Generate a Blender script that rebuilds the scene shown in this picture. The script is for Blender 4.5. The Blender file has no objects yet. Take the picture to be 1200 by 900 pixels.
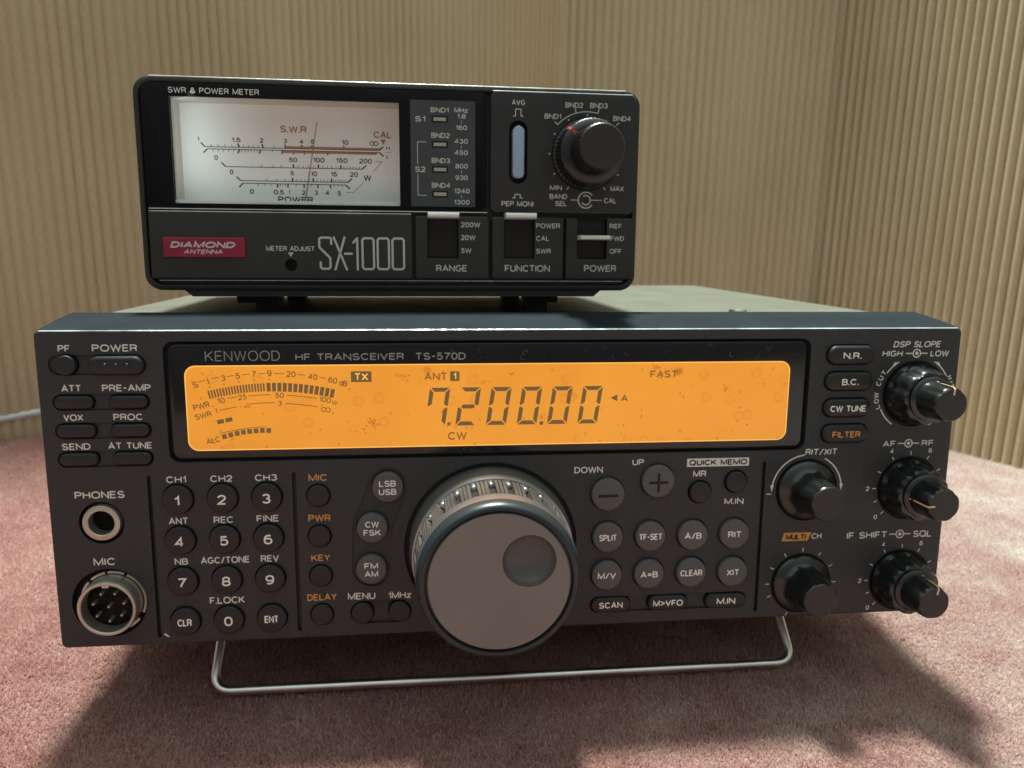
import bpy, bmesh, math, random
import numpy as np
from mathutils import Matrix, Vector
random.seed(7)
PI = math.pi
R = math.radians
MM = 0.001
scene = bpy.context.scene
COL = scene.collection

# ------------------------------------------------------------------ camera
cam_d = bpy.data.cameras.new("camera")
cam = bpy.data.objects.new("camera", cam_d)
COL.objects.link(cam)
cr = Vector((0.993938, -0.108824, 0.015627))
cd = Vector((-0.010749, -0.237652, -0.971291))
cf = Vector((0.109413, 0.965235, -0.237381))
cam.matrix_world = Matrix(((cr.x, -cd.x, -cf.x, -0.029909), (cr.y, -cd.y, -cf.y, -0.221316),
                           (cr.z, -cd.z, -cf.z, 0.159495), (0, 0, 0, 1)))
cam_d.sensor_width = 36.0
cam_d.lens = 28.307
cam_d.clip_start = 0.01
cam_d.clip_end = 50
cam_d.dof.use_dof = True
cam_d.dof.focus_distance = 0.232
cam_d.dof.aperture_fstop = 20.0
scene.camera = cam

# ------------------------------------------------------------------ room light
world = bpy.data.worlds.new("World")
scene.world = world
world.use_nodes = True
wn = world.node_tree
bg = wn.nodes["Background"]
_tc = wn.nodes.new("ShaderNodeTexCoord")
_sp = wn.nodes.new("ShaderNodeSeparateXYZ")
_rm = wn.nodes.new("ShaderNodeValToRGB")
_mr = wn.nodes.new("ShaderNodeMapRange")
_mr.inputs[1].default_value = -1.0
wn.links.new(_tc.outputs["Generated"], _sp.inputs[0])
wn.links.new(_sp.outputs[2], _mr.inputs[0])
wn.links.new(_mr.outputs[0], _rm.inputs[0])
# pale ceiling overhead, dimmer walls, dark floor
for _i, (_p, _c) in enumerate(((0.0, (0.05, 0.045, 0.042)), (0.48, (0.125, 0.122, 0.12)), (0.72, (0.30, 0.32, 0.305)), (0.93, (0.80, 0.92, 0.88)))):
    _e = _rm.color_ramp.elements[_i] if _i < 2 else _rm.color_ramp.elements.new(_p)
    _e.position = _p
    _e.color = (*_c, 1)
wn.links.new(_rm.outputs[0], bg.inputs[0])
bg.inputs[1].default_value = 1.0

lamp_d = bpy.data.lights.new("ceiling_lamp_light", 'AREA')
lamp_d.shape = 'DISK'
lamp_d.size = 0.20
lamp_d.energy = 112.0
lamp_d.color = (0.97, 1.0, 0.94)
lamp = bpy.data.objects.new("ceiling_lamp_light", lamp_d)
COL.objects.link(lamp)
lamp.location = (-0.06, 0.52, 2.2)

vs = scene.view_settings
vs.view_transform = 'Standard'
vs.look = 'None'
vs.exposure = 0.0
vs.gamma = 1.0
scene.cycles.use_denoising = True
scene.cycles.max_bounces = 8


# ------------------------------------------------------------------ materials
def mat(name, base, rough=0.5, metal=0.0, coat=0.0, spec=0.5, emis=None, estr=0.0):
    m = bpy.data.materials.new(name)
    m.use_nodes = True
    b = m.node_tree.nodes["Principled BSDF"]
    b.inputs["Base Color"].default_value = (*base, 1)
    b.inputs["Roughness"].default_value = rough
    b.inputs["Metallic"].default_value = metal
    b.inputs["Coat Weight"].default_value = coat
    b.inputs["Coat Roughness"].default_value = 0.08
    b.inputs["Specular IOR Level"].default_value = spec
    if emis:
        b.inputs["Emission Color"].default_value = (*emis, 1)
        b.inputs["Emission Strength"].default_value = estr
    return m


def N(m, t, **k):
    n = m.node_tree.nodes.new(t)
    for a, v in k.items():
        setattr(n, a, v)
    return n


def L(m, a, b):
    m.node_tree.links.new(a, b)


def noise(m, scale, detail=4, rough=0.6, coord='Object', vec=None):
    n = N(m, "ShaderNodeTexNoise")
    n.inputs["Scale"].default_value = scale
    n.inputs["Detail"].default_value = detail
    n.inputs["Roughness"].default_value = rough
    if vec is None:
        tc = N(m, "ShaderNodeTexCoord")
        vec = tc.outputs[coord]
    L(m, vec, n.inputs["Vector"])
    return n


def ramp(m, src, stops):
    r = N(m, "ShaderNodeValToRGB")
    e = r.color_ramp.elements
    while len(e) < len(stops):
        e.new(0.5)
    for i, (p, c) in enumerate(stops):
        e[i].position = p
        e[i].color = (*c, 1) if len(c) == 3 else c
    L(m, src, r.inputs[0])
    return r


def bump(m, src, strength, dist):
    b = N(m, "ShaderNodeBump")
    b.inputs["Strength"].default_value = strength
    b.inputs["Distance"].default_value = dist
    L(m, src, b.inputs["Height"])
    L(m, b.outputs[0], m.node_tree.nodes["Principled BSDF"].inputs["Normal"])
    return b


def bsdf(m):
    return m.node_tree.nodes["Principled BSDF"]


def textured(name, base, rough, amount=0.25, scale=900, bstr=0.25, bdist=0.0001, dust=0.0, **k):
    """a moulded / painted surface: slight tone and gloss variation, fine grain, a few dust specks"""
    m = mat(name, base, rough, **k)
    n = noise(m, 60, 5)
    lo = tuple(c * (1 - amount) for c in base)
    hi = tuple(c * (1 + amount) for c in base)
    r = ramp(m, n.outputs[0], [(0.3, lo), (0.7, hi)])
    col = r.outputs[0]
    if dust > 0:
        v = N(m, "ShaderNodeTexVoronoi")
        v.inputs["Scale"].default_value = 260
        tc = N(m, "ShaderNodeTexCoord")
        L(m, tc.outputs["Object"], v.inputs["Vector"])
        d = ramp(m, v.outputs["Distance"], [(0.05, (1, 1, 1)), (0.11, (0, 0, 0))])
        sel = ramp(m, v.outputs["Color"], [(0.86, (0, 0, 0)), (0.9, (1, 1, 1))])
        mu = N(m, "ShaderNodeMath", operation='MULTIPLY')
        L(m, d.outputs[0], mu.inputs[0])
        L(m, sel.outputs[0], mu.inputs[1])
        m2 = N(m, "ShaderNodeMath", operation='MULTIPLY')
        L(m, mu.outputs[0], m2.inputs[0])
        m2.inputs[1].default_value = dust
        mx = N(m, "ShaderNodeMix", data_type='RGBA')
        L(m, m2.outputs[0], mx.inputs[0])
        L(m, col, mx.inputs[6])
        mx.inputs[7].default_value = (0.45, 0.45, 0.42, 1)
        col = mx.outputs[2]
    L(m, col, bsdf(m).inputs["Base Color"])
    rr = ramp(m, n.outputs[0], [(0.3, (rough * 0.85,) * 3), (0.7, (min(1, rough * 1.2),) * 3)])
    L(m, rr.outputs[0], bsdf(m).inputs["Roughness"])
    g = noise(m, scale * 6, 2)
    bump(m, g.outputs[0], bstr, bdist)
    return m


M = {}
M['panel'] = textured('radio_panel_plastic', (0.027, 0.030, 0.033), 0.52, 0.12, bstr=0.2, dust=0.0)
M['bezel'] = textured('radio_bezel_plastic', (0.020, 0.028, 0.034), 0.6, 0.15, bstr=0.2, dust=0.8, spec=0.06)
M['key_dark'] = textured('dark_key_rubber', (0.013, 0.014, 0.016), 0.45, 0.2, bstr=0.2)
M['key_grey'] = textured('grey_key_plastic', (0.092, 0.094, 0.092), 0.5, 0.1, bstr=0.2)
M['gap'] = mat('deep_gap', (0.006, 0.006, 0.006), 0.7)
M['white_ink'] = mat('white_print', (0.72, 0.72, 0.68), 0.6)
M['key_ink'] = mat('key_legend_print', (0.86, 0.86, 0.82), 0.6)
M['grey_ink'] = mat('grey_print', (0.30, 0.30, 0.29), 0.5)
M['orange_ink'] = mat('orange_print', (0.66, 0.31, 0.075), 0.6)
M['knob'] = textured('glossy_black_knob', (0.006, 0.009, 0.009), 0.30, 0.08, bstr=0.0, spec=0.75, coat=0.2)
M['meter_knob'] = textured('matte_black_meter_knob', (0.005, 0.006, 0.006), 0.36, 0.1, bstr=0.0, spec=0.7)
M['knob_face'] = textured('satin_black_knob_end', (0.022, 0.022, 0.022), 0.45, 0.1, bstr=0.1)
M['pointer'] = mat('cream_pointer_paint', (0.72, 0.56, 0.32), 0.5)
M['red_pointer'] = mat('red_pointer_paint', (0.35, 0.06, 0.03), 0.5)
M['dial_body'] = textured('dial_grey_metal', (0.42, 0.45, 0.45), 0.3, 0.12, metal=0.85, bstr=0.1)
M['dial_pocket'] = textured('dial_slot_metal', (0.17, 0.15, 0.13), 0.38, 0.3, metal=0.6, bstr=0.1)
M['dial_rim'] = textured('dial_dark_rim', (0.020, 0.030, 0.034), 0.34, 0.1, bstr=0.1)
M['dial_face'] = textured('dial_face_paint', (0.205, 0.182, 0.168), 0.5, 0.07, bstr=0.15, dust=0.12)
M['dimple'] = textured('dial_dimple_paint', (0.10, 0.095, 0.092), 0.38, 0.1, bstr=0.15)
M['window'] = textured('black_window_plastic', (0.008, 0.008, 0.009), 0.14, 0.2, bstr=0.02, coat=0.15, dust=0.10)
M['lcd_ink'] = mat('lcd_segment', (0.06, 0.045, 0.02), 0.5, emis=(0.125, 0.072, 0.022), estr=1.0)
M['lcd_thin'] = mat('lcd_fine_print', (0.06, 0.04, 0.02), 0.5, emis=(0.20, 0.085, 0.014), estr=1.0)
M['chrome'] = textured('plated_wire', (0.93, 0.92, 0.90), 0.30, 0.1, metal=1.0, bstr=0.05)
M['nickel'] = textured('tarnished_nickel', (0.52, 0.50, 0.43), 0.36, 0.2, metal=0.85, bstr=0.15)
M['water_mark'] = mat('dried_water_mark', (0.055, 0.053, 0.05), 0.6)
M['cover'] = textured('cream_grey_steel', (0.146, 0.157, 0.122), 0.5, 0.05, bstr=0.25)
M['chassis'] = textured('chassis_paint', (0.03, 0.03, 0.03), 0.5, 0.1)
M['meter_case'] = textured('meter_case_plastic', (0.020, 0.022, 0.022), 0.42, 0.15, bstr=0.25)
M['meter_glass'] = textured('meter_black_gloss', (0.0025, 0.003, 0.003), 0.1, 0.2, bstr=0.01, spec=0.3)
M['meter_panel'] = textured('meter_panel_plastic', (0.021, 0.023, 0.023), 0.45, 0.15, bstr=0.25)
M['band_plate'] = textured('smoked_band_plate', (0.052, 0.064, 0.068), 0.3, 0.08, bstr=0.05)
M['lamp_lens'] = mat('unlit_indicator_lens', (0.38, 0.38, 0.35), 0.4)
M['scale'] = textured('meter_scale_card', (0.86, 0.885, 0.86), 0.6, 0.03, bstr=0.05)
M['scale_ink'] = mat('scale_black_print', (0.045, 0.042, 0.038), 0.6)
M['scale_red'] = mat('scale_red_print', (0.42, 0.15, 0.08), 0.6)
M['scale_band'] = mat('scale_orange_band', (0.40, 0.22, 0.12), 0.6)
M['needle'] = mat('needle_paint', (0.30, 0.19, 0.13), 0.5)
M['badge'] = textured('crimson_badge_foil', (0.30, 0.022, 0.050), 0.35, 0.15, metal=0.2, bstr=0.1)
M['badge_ink'] = mat('badge_silver', (0.62, 0.58, 0.55), 0.4, metal=0.3)
M['lever'] = textured('satin_aluminium', (0.78, 0.80, 0.78), 0.4, 0.06, metal=0.2, bstr=0.1)
M['button_blue'] = textured('pale_blue_button', (0.33, 0.45, 0.62), 0.3, 0.08, bstr=0.05)
M['rubber'] = mat('black_rubber', (0.012, 0.012, 0.012), 0.7)
M['meter_ink'] = mat('meter_panel_print', (0.54, 0.55, 0.52), 0.6)
M['edge_glint'] = textured('bright_edge_glint', (0.42, 0.48, 0.50), 0.3, 0.5, metal=0.4, bstr=0.2)
M['edge_highlight'] = textured('bright_edge_highlight', (0.62, 0.68, 0.66), 0.25, 0.3, metal=0.5, bstr=0.1)
M['cable'] = textured('grey_cable_sheath', (0.62, 0.68, 0.70), 0.25, 0.1, bstr=0.05, coat=0.3)


def make_lcd():
    m = mat('orange_backlit_lcd', (0.05, 0.025, 0.005), 0.35, coat=0.2)
    tc = N(m, "ShaderNodeTexCoord")
    n = noise(m, 14, 3, vec=tc.outputs["Object"])
    base = ramp(m, n.outputs[0], [(0.3, (0.80, 0.275, 0.022)), (0.55, (0.90, 0.335, 0.030)), (0.75, (0.96, 0.40, 0.05))])
    col = base.outputs[0]
    # age spots: a few rings and rusty specks under the window
    for sc, thr, lo, hi, c, amt in ((150, 0.62, 0.17, 0.27, (0.72, 0.24, 0.018), 0.42),
                                    (85, 0.80, 0.0, 0.13, (0.50, 0.12, 0.012), 0.75),
                                    (420, 0.80, 0.0, 0.22, (0.50, 0.13, 0.012), 0.60),
                                    (60, 0.74, 0.0, 0.30, (0.78, 0.24, 0.018), 0.45)):
        wob = noise(m, 500, 2, vec=tc.outputs["Object"])
        sp_ = N(m, "ShaderNodeSeparateXYZ")
        cb_ = N(m, "ShaderNodeCombineXYZ")
        L(m, tc.outputs["Object"], sp_.inputs[0])
        L(m, sp_.outputs[0], cb_.inputs[0])
        L(m, sp_.outputs[2], cb_.inputs[1])
        mv = N(m, "ShaderNodeMix", data_type='VECTOR')
        mv.inputs[0].default_value = 0.0012
        L(m, cb_.outputs[0], mv.inputs[4])
        L(m, wob.outputs["Color"], mv.inputs[5])
        v = N(m, "ShaderNodeTexVoronoi", voronoi_dimensions='2D')
        v.inputs["Scale"].default_value = sc
        L(m, mv.outputs[1], v.inputs["Vector"])
        if lo > 0:
            d = ramp(m, v.outputs["Distance"], [(lo - .06, (0.25, 0.25, 0.25)), (lo, (1, 1, 1)), (hi - 0.04, (1, 1, 1)), (hi, (0, 0, 0))])
        else:
            d = ramp(m, v.outputs["Distance"], [(0.06, (1, 1, 1)), (hi, (0, 0, 0))])
        sel = ramp(m, v.outputs["Color"], [(thr, (0, 0, 0)), (thr + 0.05, (1, 1, 1))])
        mu = N(m, "ShaderNodeMath", operation='MULTIPLY')
        L(m, d.outputs[0], mu.inputs[0])
        L(m, sel.outputs[0], mu.inputs[1])
        m2 = N(m, "ShaderNodeMath", operation='MULTIPLY')
        L(m, mu.outputs[0], m2.inputs[0])
        m2.inputs[1].default_value = amt
        mx = N(m, "ShaderNodeMix", data_type='RGBA')
        L(m, m2.outputs[0], mx.inputs[0])
        L(m, col, mx.inputs[6])
        mx.inputs[7].default_value = (*c, 1)
        col = mx.outputs[2]
    L(m, col, bsdf(m).inputs["Emission Color"])
    bsdf(m).inputs["Emission Strength"].default_value = 0.92
    return m


M['lcd'] = make_lcd()
M['lcd_rim'] = mat('lcd_light_guide_edge', (0.1, 0.05, 0.01), 0.4, emis=(1.0, 0.50, 0.10), estr=1.0)


def make_cardboard():
    m = mat('kraft_corrugated_card', (0.34, 0.26, 0.16), 0.85, spec=0.2)
    tc = N(m, "ShaderNodeTexCoord")
    mp = N(m, "ShaderNodeMapping")
    mp.inputs["Scale"].default_value = (1, 1, 0.8)
    L(m, tc.outputs["Object"], mp.inputs[0])
    n1 = noise(m, 9, 4, vec=mp.outputs[0])
    n2 = noise(m, 700, 5, 0.7, vec=mp.outputs[0])
    r1 = ramp(m, n1.outputs[0], [(0.3, (0.55, 0.465, 0.30)), (0.7, (0.63, 0.54, 0.37))])
    r2 = ramp(m, n2.outputs[0], [(0.25, (0.84, 0.83, 0.81)), (0.5, (1, 1, 1)), (0.8, (1.06, 1.05, 1.04))])
    mx = N(m, "ShaderNodeMix", data_type='RGBA', blend_type='MULTIPLY')
    mx.inputs[0].default_value = 1.0
    L(m, r1.outputs[0], mx.inputs[6])
    L(m, r2.outputs[0], mx.inputs[7])
    L(m, mx.outputs[2], bsdf(m).inputs["Base Color"])
    bump(m, n2.outputs[0], 0.4, 0.0006)
    return m


M['card'] = make_cardboard()


def make_carpet(name, k=1.0):
    m = mat(name, (0.5, 0.3, 0.27), 0.95, spec=0.15)
    tc = N(m, "ShaderNodeTexCoord")
    n1 = noise(m, 34, 6, 0.7, vec=tc.outputs["Object"])
    n2 = noise(m, 900, 4, 0.7, vec=tc.outputs["Object"])
    r1 = ramp(m, n1.outputs[0], [(0.32, (0.53 * k, 0.29 * k, 0.26 * k)), (0.52, (0.60 * k, 0.385 * k, 0.34 * k)), (0.70, (0.66 * k, 0.48 * k, 0.42 * k))])
    r2 = ramp(m, n2.outputs[0], [(0.25, (0.6, 0.55, 0.55)), (0.5, (1, 1, 1)), (0.75, (1.25, 1.25, 1.25))])
    mx = N(m, "ShaderNodeMix", data_type='RGBA', blend_type='MULTIPLY')
    mx.inputs[0].default_value = 1.0
    L(m, r1.outputs[0], mx.inputs[6])
    L(m, r2.outputs[0], mx.inputs[7])
    L(m, mx.outputs[2], bsdf(m).inputs["Base Color"])
    # paler, less pink light towards the right, painted into the carpet colour
    sx = N(m, "ShaderNodeSeparateXYZ")
    L(m, tc.outputs["Object"], sx.inputs[0])
    ad = N(m, "ShaderNodeMath", operation='MULTIPLY_ADD')
    n3 = noise(m, 9, 3, 0.6, vec=tc.outputs["Object"])
    L(m, n3.outputs[0], ad.inputs[0])
    ad.inputs[1].default_value = 0.16
    L(m, sx.outputs[0], ad.inputs[2])
    fr = ramp(m, ad.outputs[0], [(0.10, (0, 0, 0)), (0.38, (1, 1, 1))])
    fx = N(m, "ShaderNodeMix", data_type='RGBA', blend_type='MULTIPLY')
    L(m, fr.outputs[0], fx.inputs[0])
    L(m, mx.outputs[2], fx.inputs[6])
    fx.inputs[7].default_value = (1.18, 1.60, 1.66, 1)
    fx.clamp_result = False
    L(m, fx.outputs[2], bsdf(m).inputs["Base Color"])
    bsdf(m).inputs["Sheen Weight"].default_value = 0.2
    bump(m, n2.outputs[0], 0.8, 0.0015)
    return m


M['carpet'] = make_carpet('pink_carpet_backing', 0.66)
M['pile'] = make_carpet('pink_carpet_pile', 1.2)
_m = M['pile']
_tr = N(_m, "ShaderNodeBsdfTranslucent")
_ms = N(_m, "ShaderNodeMixShader")
_ms.inputs[0].default_value = 0.45
_src = bsdf(_m).inputs["Base Color"].links[0].from_socket
L(_m, _src, _tr.inputs[0])
L(_m, bsdf(_m).outputs[0], _ms.inputs[1])
L(_m, _tr.outputs[0], _ms.inputs[2])
L(_m, _ms.outputs[0], _m.node_tree.nodes["Material Output"].inputs[0])


# ------------------------------------------------------------------ mesh helpers (local mm: x right, y depth, z up)
def rr(cx, cz, w, h, r, n=6):
    """rounded rectangle outline, counter-clockwise seen from the front"""
    r = max(min(r, w / 2 - 1e-4, h / 2 - 1e-4), 1e-4)
    pts = []
    for sx, sz, a0 in ((1, -1, -90), (1, 1, 0), (-1, 1, 90), (-1, -1, 180)):
        ox, oz = cx + sx * (w / 2 - r), cz + sz * (h / 2 - r)
        for i in range(n + 1):
            a = R(a0 + 90 * i / n)
            pts.append((ox + r * math.cos(a), oz + r * math.sin(a)))
    return pts


def circ(cx, cz, r, n=40):
    return [(cx + r * math.cos(2 * PI * i / n), cz + r * math.sin(2 * PI * i / n)) for i in range(n)]


def rect(x0, x1, z0, z1):
    return [(x0, z0), (x1, z0), (x1, z1), (x0, z1)]


def stroke_outline(path, r, n=8):
    """outline of a round-ended band of half width r round an open path"""
    def nrm(a, b):
        d = math.hypot(b[0] - a[0], b[1] - a[1])
        return ((a[1] - b[1]) / d, (b[0] - a[0]) / d)
    k = len(path)
    ns = [nrm(path[i], path[i + 1]) for i in range(k - 1)]
    left, right = [], []
    for i in range(k):
        if i == 0:
            m = ns[0]
        elif i == k - 1:
            m = ns[-1]
        else:
            m = (ns[i - 1][0] + ns[i][0], ns[i - 1][1] + ns[i][1])
            d = math.hypot(*m)
            c = (m[0] * ns[i][0] + m[1] * ns[i][1]) / d
            m = (m[0] / d / c, m[1] / d / c)
        left.append((path[i][0] + m[0] * r, path[i][1] + m[1] * r))
        right.append((path[i][0] - m[0] * r, path[i][1] - m[1] * r))
    a1 = math.atan2(ns[-1][1], ns[-1][0])
    cap1 = [(path[-1][0] + r * math.cos(a1 - PI * i / n), path[-1][1] + r * math.sin(a1 - PI * i / n)) for i in range(1, n)]
    a0 = math.atan2(-ns[0][1], -ns[0][0])
    cap0 = [(path[0][0] + r * math.cos(a0 - PI * i / n), path[0][1] + r * math.sin(a0 - PI * i / n)) for i in range(1, n)]
    out = left + cap1 + right[::-1] + cap0
    return out[::-1]


# ------------------------------------------------------------------ lettering: a single-stroke sans alphabet, cap height 1
def earc(cx, cz, rx, rz, a0, a1, n=None):
    n = n or max(4, int(abs(a1 - a0) / 15))
    return [(cx + rx * math.cos(R(a0 + (a1 - a0) * i / n)), cz + rz * math.sin(R(a0 + (a1 - a0) * i / n))) for i in range(n + 1)]


def ering(cx, cz, rx, rz):
    p = []
    for i in range(28):                       # slightly squared ring, like a grotesque O
        a = 2 * PI * i / 28
        c, s = math.cos(a), math.sin(a)
        p.append((cx + rx * math.copysign(abs(c) ** 0.88, c), cz + rz * math.copysign(abs(s) ** 0.88, s)))
    return p + [p[0]]


FONT = {
    'A': (.72, [[(0, 0), (.36, 1), (.72, 0)], [(.12, .32), (.60, .32)]]),
    'B': (.60, [[(.34, .53), (0, .53), (0, 1), (.34, 1)] + earc(.34, .765, .22, .235, 90, -90)[1:], [(0, .53), (0, 0), (.35, 0)] + earc(.35, .265, .25, .265, -90, 90)[1:]]),
    'C': (.70, [earc(.37, .5, .37, .5, 42, 318, 20)]),
    'D': (.66, [[(0, 0), (0, 1), (.28, 1)] + earc(.28, .5, .38, .5, 90, -90)[1:] + [(0, 0)]]),
    'E': (.54, [[(.54, 0), (0, 0), (0, 1), (.54, 1)], [(0, .52), (.48, .52)]]),
    'F': (.52, [[(0, 0), (0, 1), (.52, 1)], [(0, .50), (.45, .50)]]),
    'G': (.74, [earc(.37, .5, .37, .5, 45, 340, 20) + [(.73, .45), (.42, .45)]]),
    'H': (.64, [[(0, 0), (0, 1)], [(.64, 0), (.64, 1)], [(0, .52), (.64, .52)]]),
    'I': (.001, [[(0, 0), (0, 1)]]),
    'J': (.48, [[(.48, 1), (.48, .28)] + earc(.24, .28, .24, .28, 0, -180)[1:]]),
    'K': (.64, [[(0, 0), (0, 1)], [(.60, 1), (0, .36)], [(.22, .58), (.64, 0)]]),
    'L': (.50, [[(0, 1), (0, 0), (.50, 0)]]),
    'M': (.80, [[(0, 0), (0, 1), (.40, .06), (.80, 1), (.80, 0)]]),
    'N': (.66, [[(0, 0), (0, 1), (.66, 0), (.66, 1)]]),
    'O': (.80, [ering(.40, .5, .40, .5)]),
    'P': (.60, [[(0, 0), (0, 1), (.33, 1)] + earc(.33, .735, .27, .265, 90, -90)[1:] + [(0, .47)]]),
    'Q': (.80, [ering(.40, .5, .40, .5), [(.48, .25), (.78, -.04)]]),
    'R': (.62, [[(0, 0), (0, 1), (.33, 1)] + earc(.33, .74, .27, .26, 90, -90)[1:] + [(0, .48)], [(.34, .48), (.52, .40), (.58, 0)]]),
    'S': (.62, [earc(.31, .745, .28, .255, 20, 270, 14)[:-1] + earc(.31, .25, .31, .25, 90, -160, 14)]),
    'T': (.62, [[(0, 1), (.62, 1)], [(.31, 1), (.31, 0)]]),
    'U': (.64, [[(0, 1), (0, .32)] + earc(.32, .32, .32, .32, 180, 360)[1:] + [(.64, 1)]]),
    'V': (.68, [[(0, 1), (.34, 0), (.68, 1)]]),
    'W': (1.0, [[(0, 1), (.25, 0), (.50, .95), (.75, 0), (1.0, 1)]]),
    'X': (.64, [[(0, 0), (.64, 1)], [(0, 1), (.64, 0)]]),
    'Y': (.66, [[(0, 1), (.33, .48), (.66, 1)], [(.33, .48), (.33, 0)]]),
    'Z': (.60, [[(.02, 1), (.58, 1), (0, 0), (.60, 0)]]),
    '0': (.56, [ering(.28, .5, .28, .5)]),
    '1': (.24, [[(0, .74), (.14, .80), (.24, 1), (.24, 0)]]),
    '2': (.56, [earc(.28, .72, .27, .28, 175, -35, 12) + [(.04, .06), (0, 0), (.56, 0)]]),
    '3': (.56, [earc(.28, .755, .25, .245, 160, -90, 12), earc(.28, .26, .28, .26, 90, -160, 12)]),
    '4': (.60, [[(.44, 0), (.44, 1), (0, .28), (.60, .28)]]),
    '5': (.56, [[(.50, 1), (.10, 1), (.04, .50)] + earc(.27, .325, .285, .325, 140, -155, 14)]),
    '6': (.56, [ering(.28, .31, .28, .31), earc(.32, .5, .32, .5, 55, 180, 8) + [(0, .31)]]),
    '7': (.56, [[(0, 1), (.56, 1), (.38, .62), (.24, .3), (.18, 0)]]),
    '8': (.56, [ering(.28, .755, .245, .245), ering(.28, .26, .28, .26)]),
    '9': (.56, [ering(.28, .69, .28, .31), earc(.24, .5, .32, .5, -125, 0, 8) + [(.56, .69)]]),
    'd': (.50, [ering(.25, .33, .25, .33), [(.50, 0), (.50, 1)]]),
    'z': (.46, [[(.02, .66), (.44, .66), (0, 0), (.46, 0)]]),
    '/': (.40, [[(0, -.05), (.40, 1.05)]]),
    '-': (.34, [[(0, .48), (.34, .48)]]),
    '.': (.001, [[(0, -.09), (0, .10)]]),
    '=': (.52, [[(0, .34), (.52, .34)], [(0, .64), (.52, .64)]]),
    '>': (.56, [[(0, .85), (.56, .48), (0, .11)]]),
    '&': (.70, [[(.70, 0), (.16, .70)] + earc(.32, .79, .17, .21, 200, -40, 10) + [(.10, .42)] + earc(.28, .25, .28, .25, 140, 320, 10) + [(.66, .52)]]),
    ' ': (.26, []),
}


def strip(pts, w):
    """a ribbon of width w along a centre line, mitred at the corners; returns verts, quads"""
    closed = len(pts) > 2 and math.hypot(pts[0][0] - pts[-1][0], pts[0][1] - pts[-1][1]) < 1e-9
    if closed:
        pts = pts[:-1]
    q = [pts[0]]
    for p in pts[1:]:
        if math.hypot(p[0] - q[-1][0], p[1] - q[-1][1]) > 1e-5:
            q.append(p)
    pts = q
    k = len(pts)
    V, F = [], []

    def nrm(a, b):
        d = math.hypot(b[0] - a[0], b[1] - a[1])
        return ((a[1] - b[1]) / d, (b[0] - a[0]) / d)
    for i in range(k):
        n0 = nrm(pts[i - 1], pts[i]) if (i > 0 or closed) else None
        n1 = nrm(pts[i], pts[(i + 1) % k]) if (i < k - 1 or closed) else None
        if n0 is None or n1 is None:
            m = n0 or n1
        else:
            m = (n0[0] + n1[0], n0[1] + n1[1])
            d = math.hypot(*m)
            if d < 0.25:
                m = n1
            else:
                c = max((m[0] * n1[0] + m[1] * n1[1]) / d, 0.42)
                m = (m[0] / d / c, m[1] / d / c)
        V += [(pts[i][0] - m[0] * w / 2, pts[i][1] - m[1] * w / 2), (pts[i][0] + m[0] * w / 2, pts[i][1] + m[1] * w / 2)]
    for i in range(k if closed else k - 1):
        j = (i + 1) % k
        F.append((2 * i, 2 * j, 2 * j + 1, 2 * i + 1))
    return V, F


def text_strips(s, w, h, wt, shear, gap=0.24):
    """ribbons of a word fitted into w x h, centred on the origin"""
    sw = wt * h
    nat, paths = 0.0, []
    for i, ch in enumerate(s):
        gw, ps = FONT[ch]
        paths += [[(x + nat, z) for x, z in p] for p in ps]
        nat += gw + (gap if i < len(s) - 1 else 0)
    H = h - sw
    sx = max(w - sw - shear * H, 0.01) / max(nat, 0.05)
    out = []
    for p in paths:
        q = [(x * sx - (nat * sx) / 2 + (z - .5) * H * shear, (z - .5) * H) for x, z in p]
        out.append(strip(q, sw))
    return out


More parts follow.
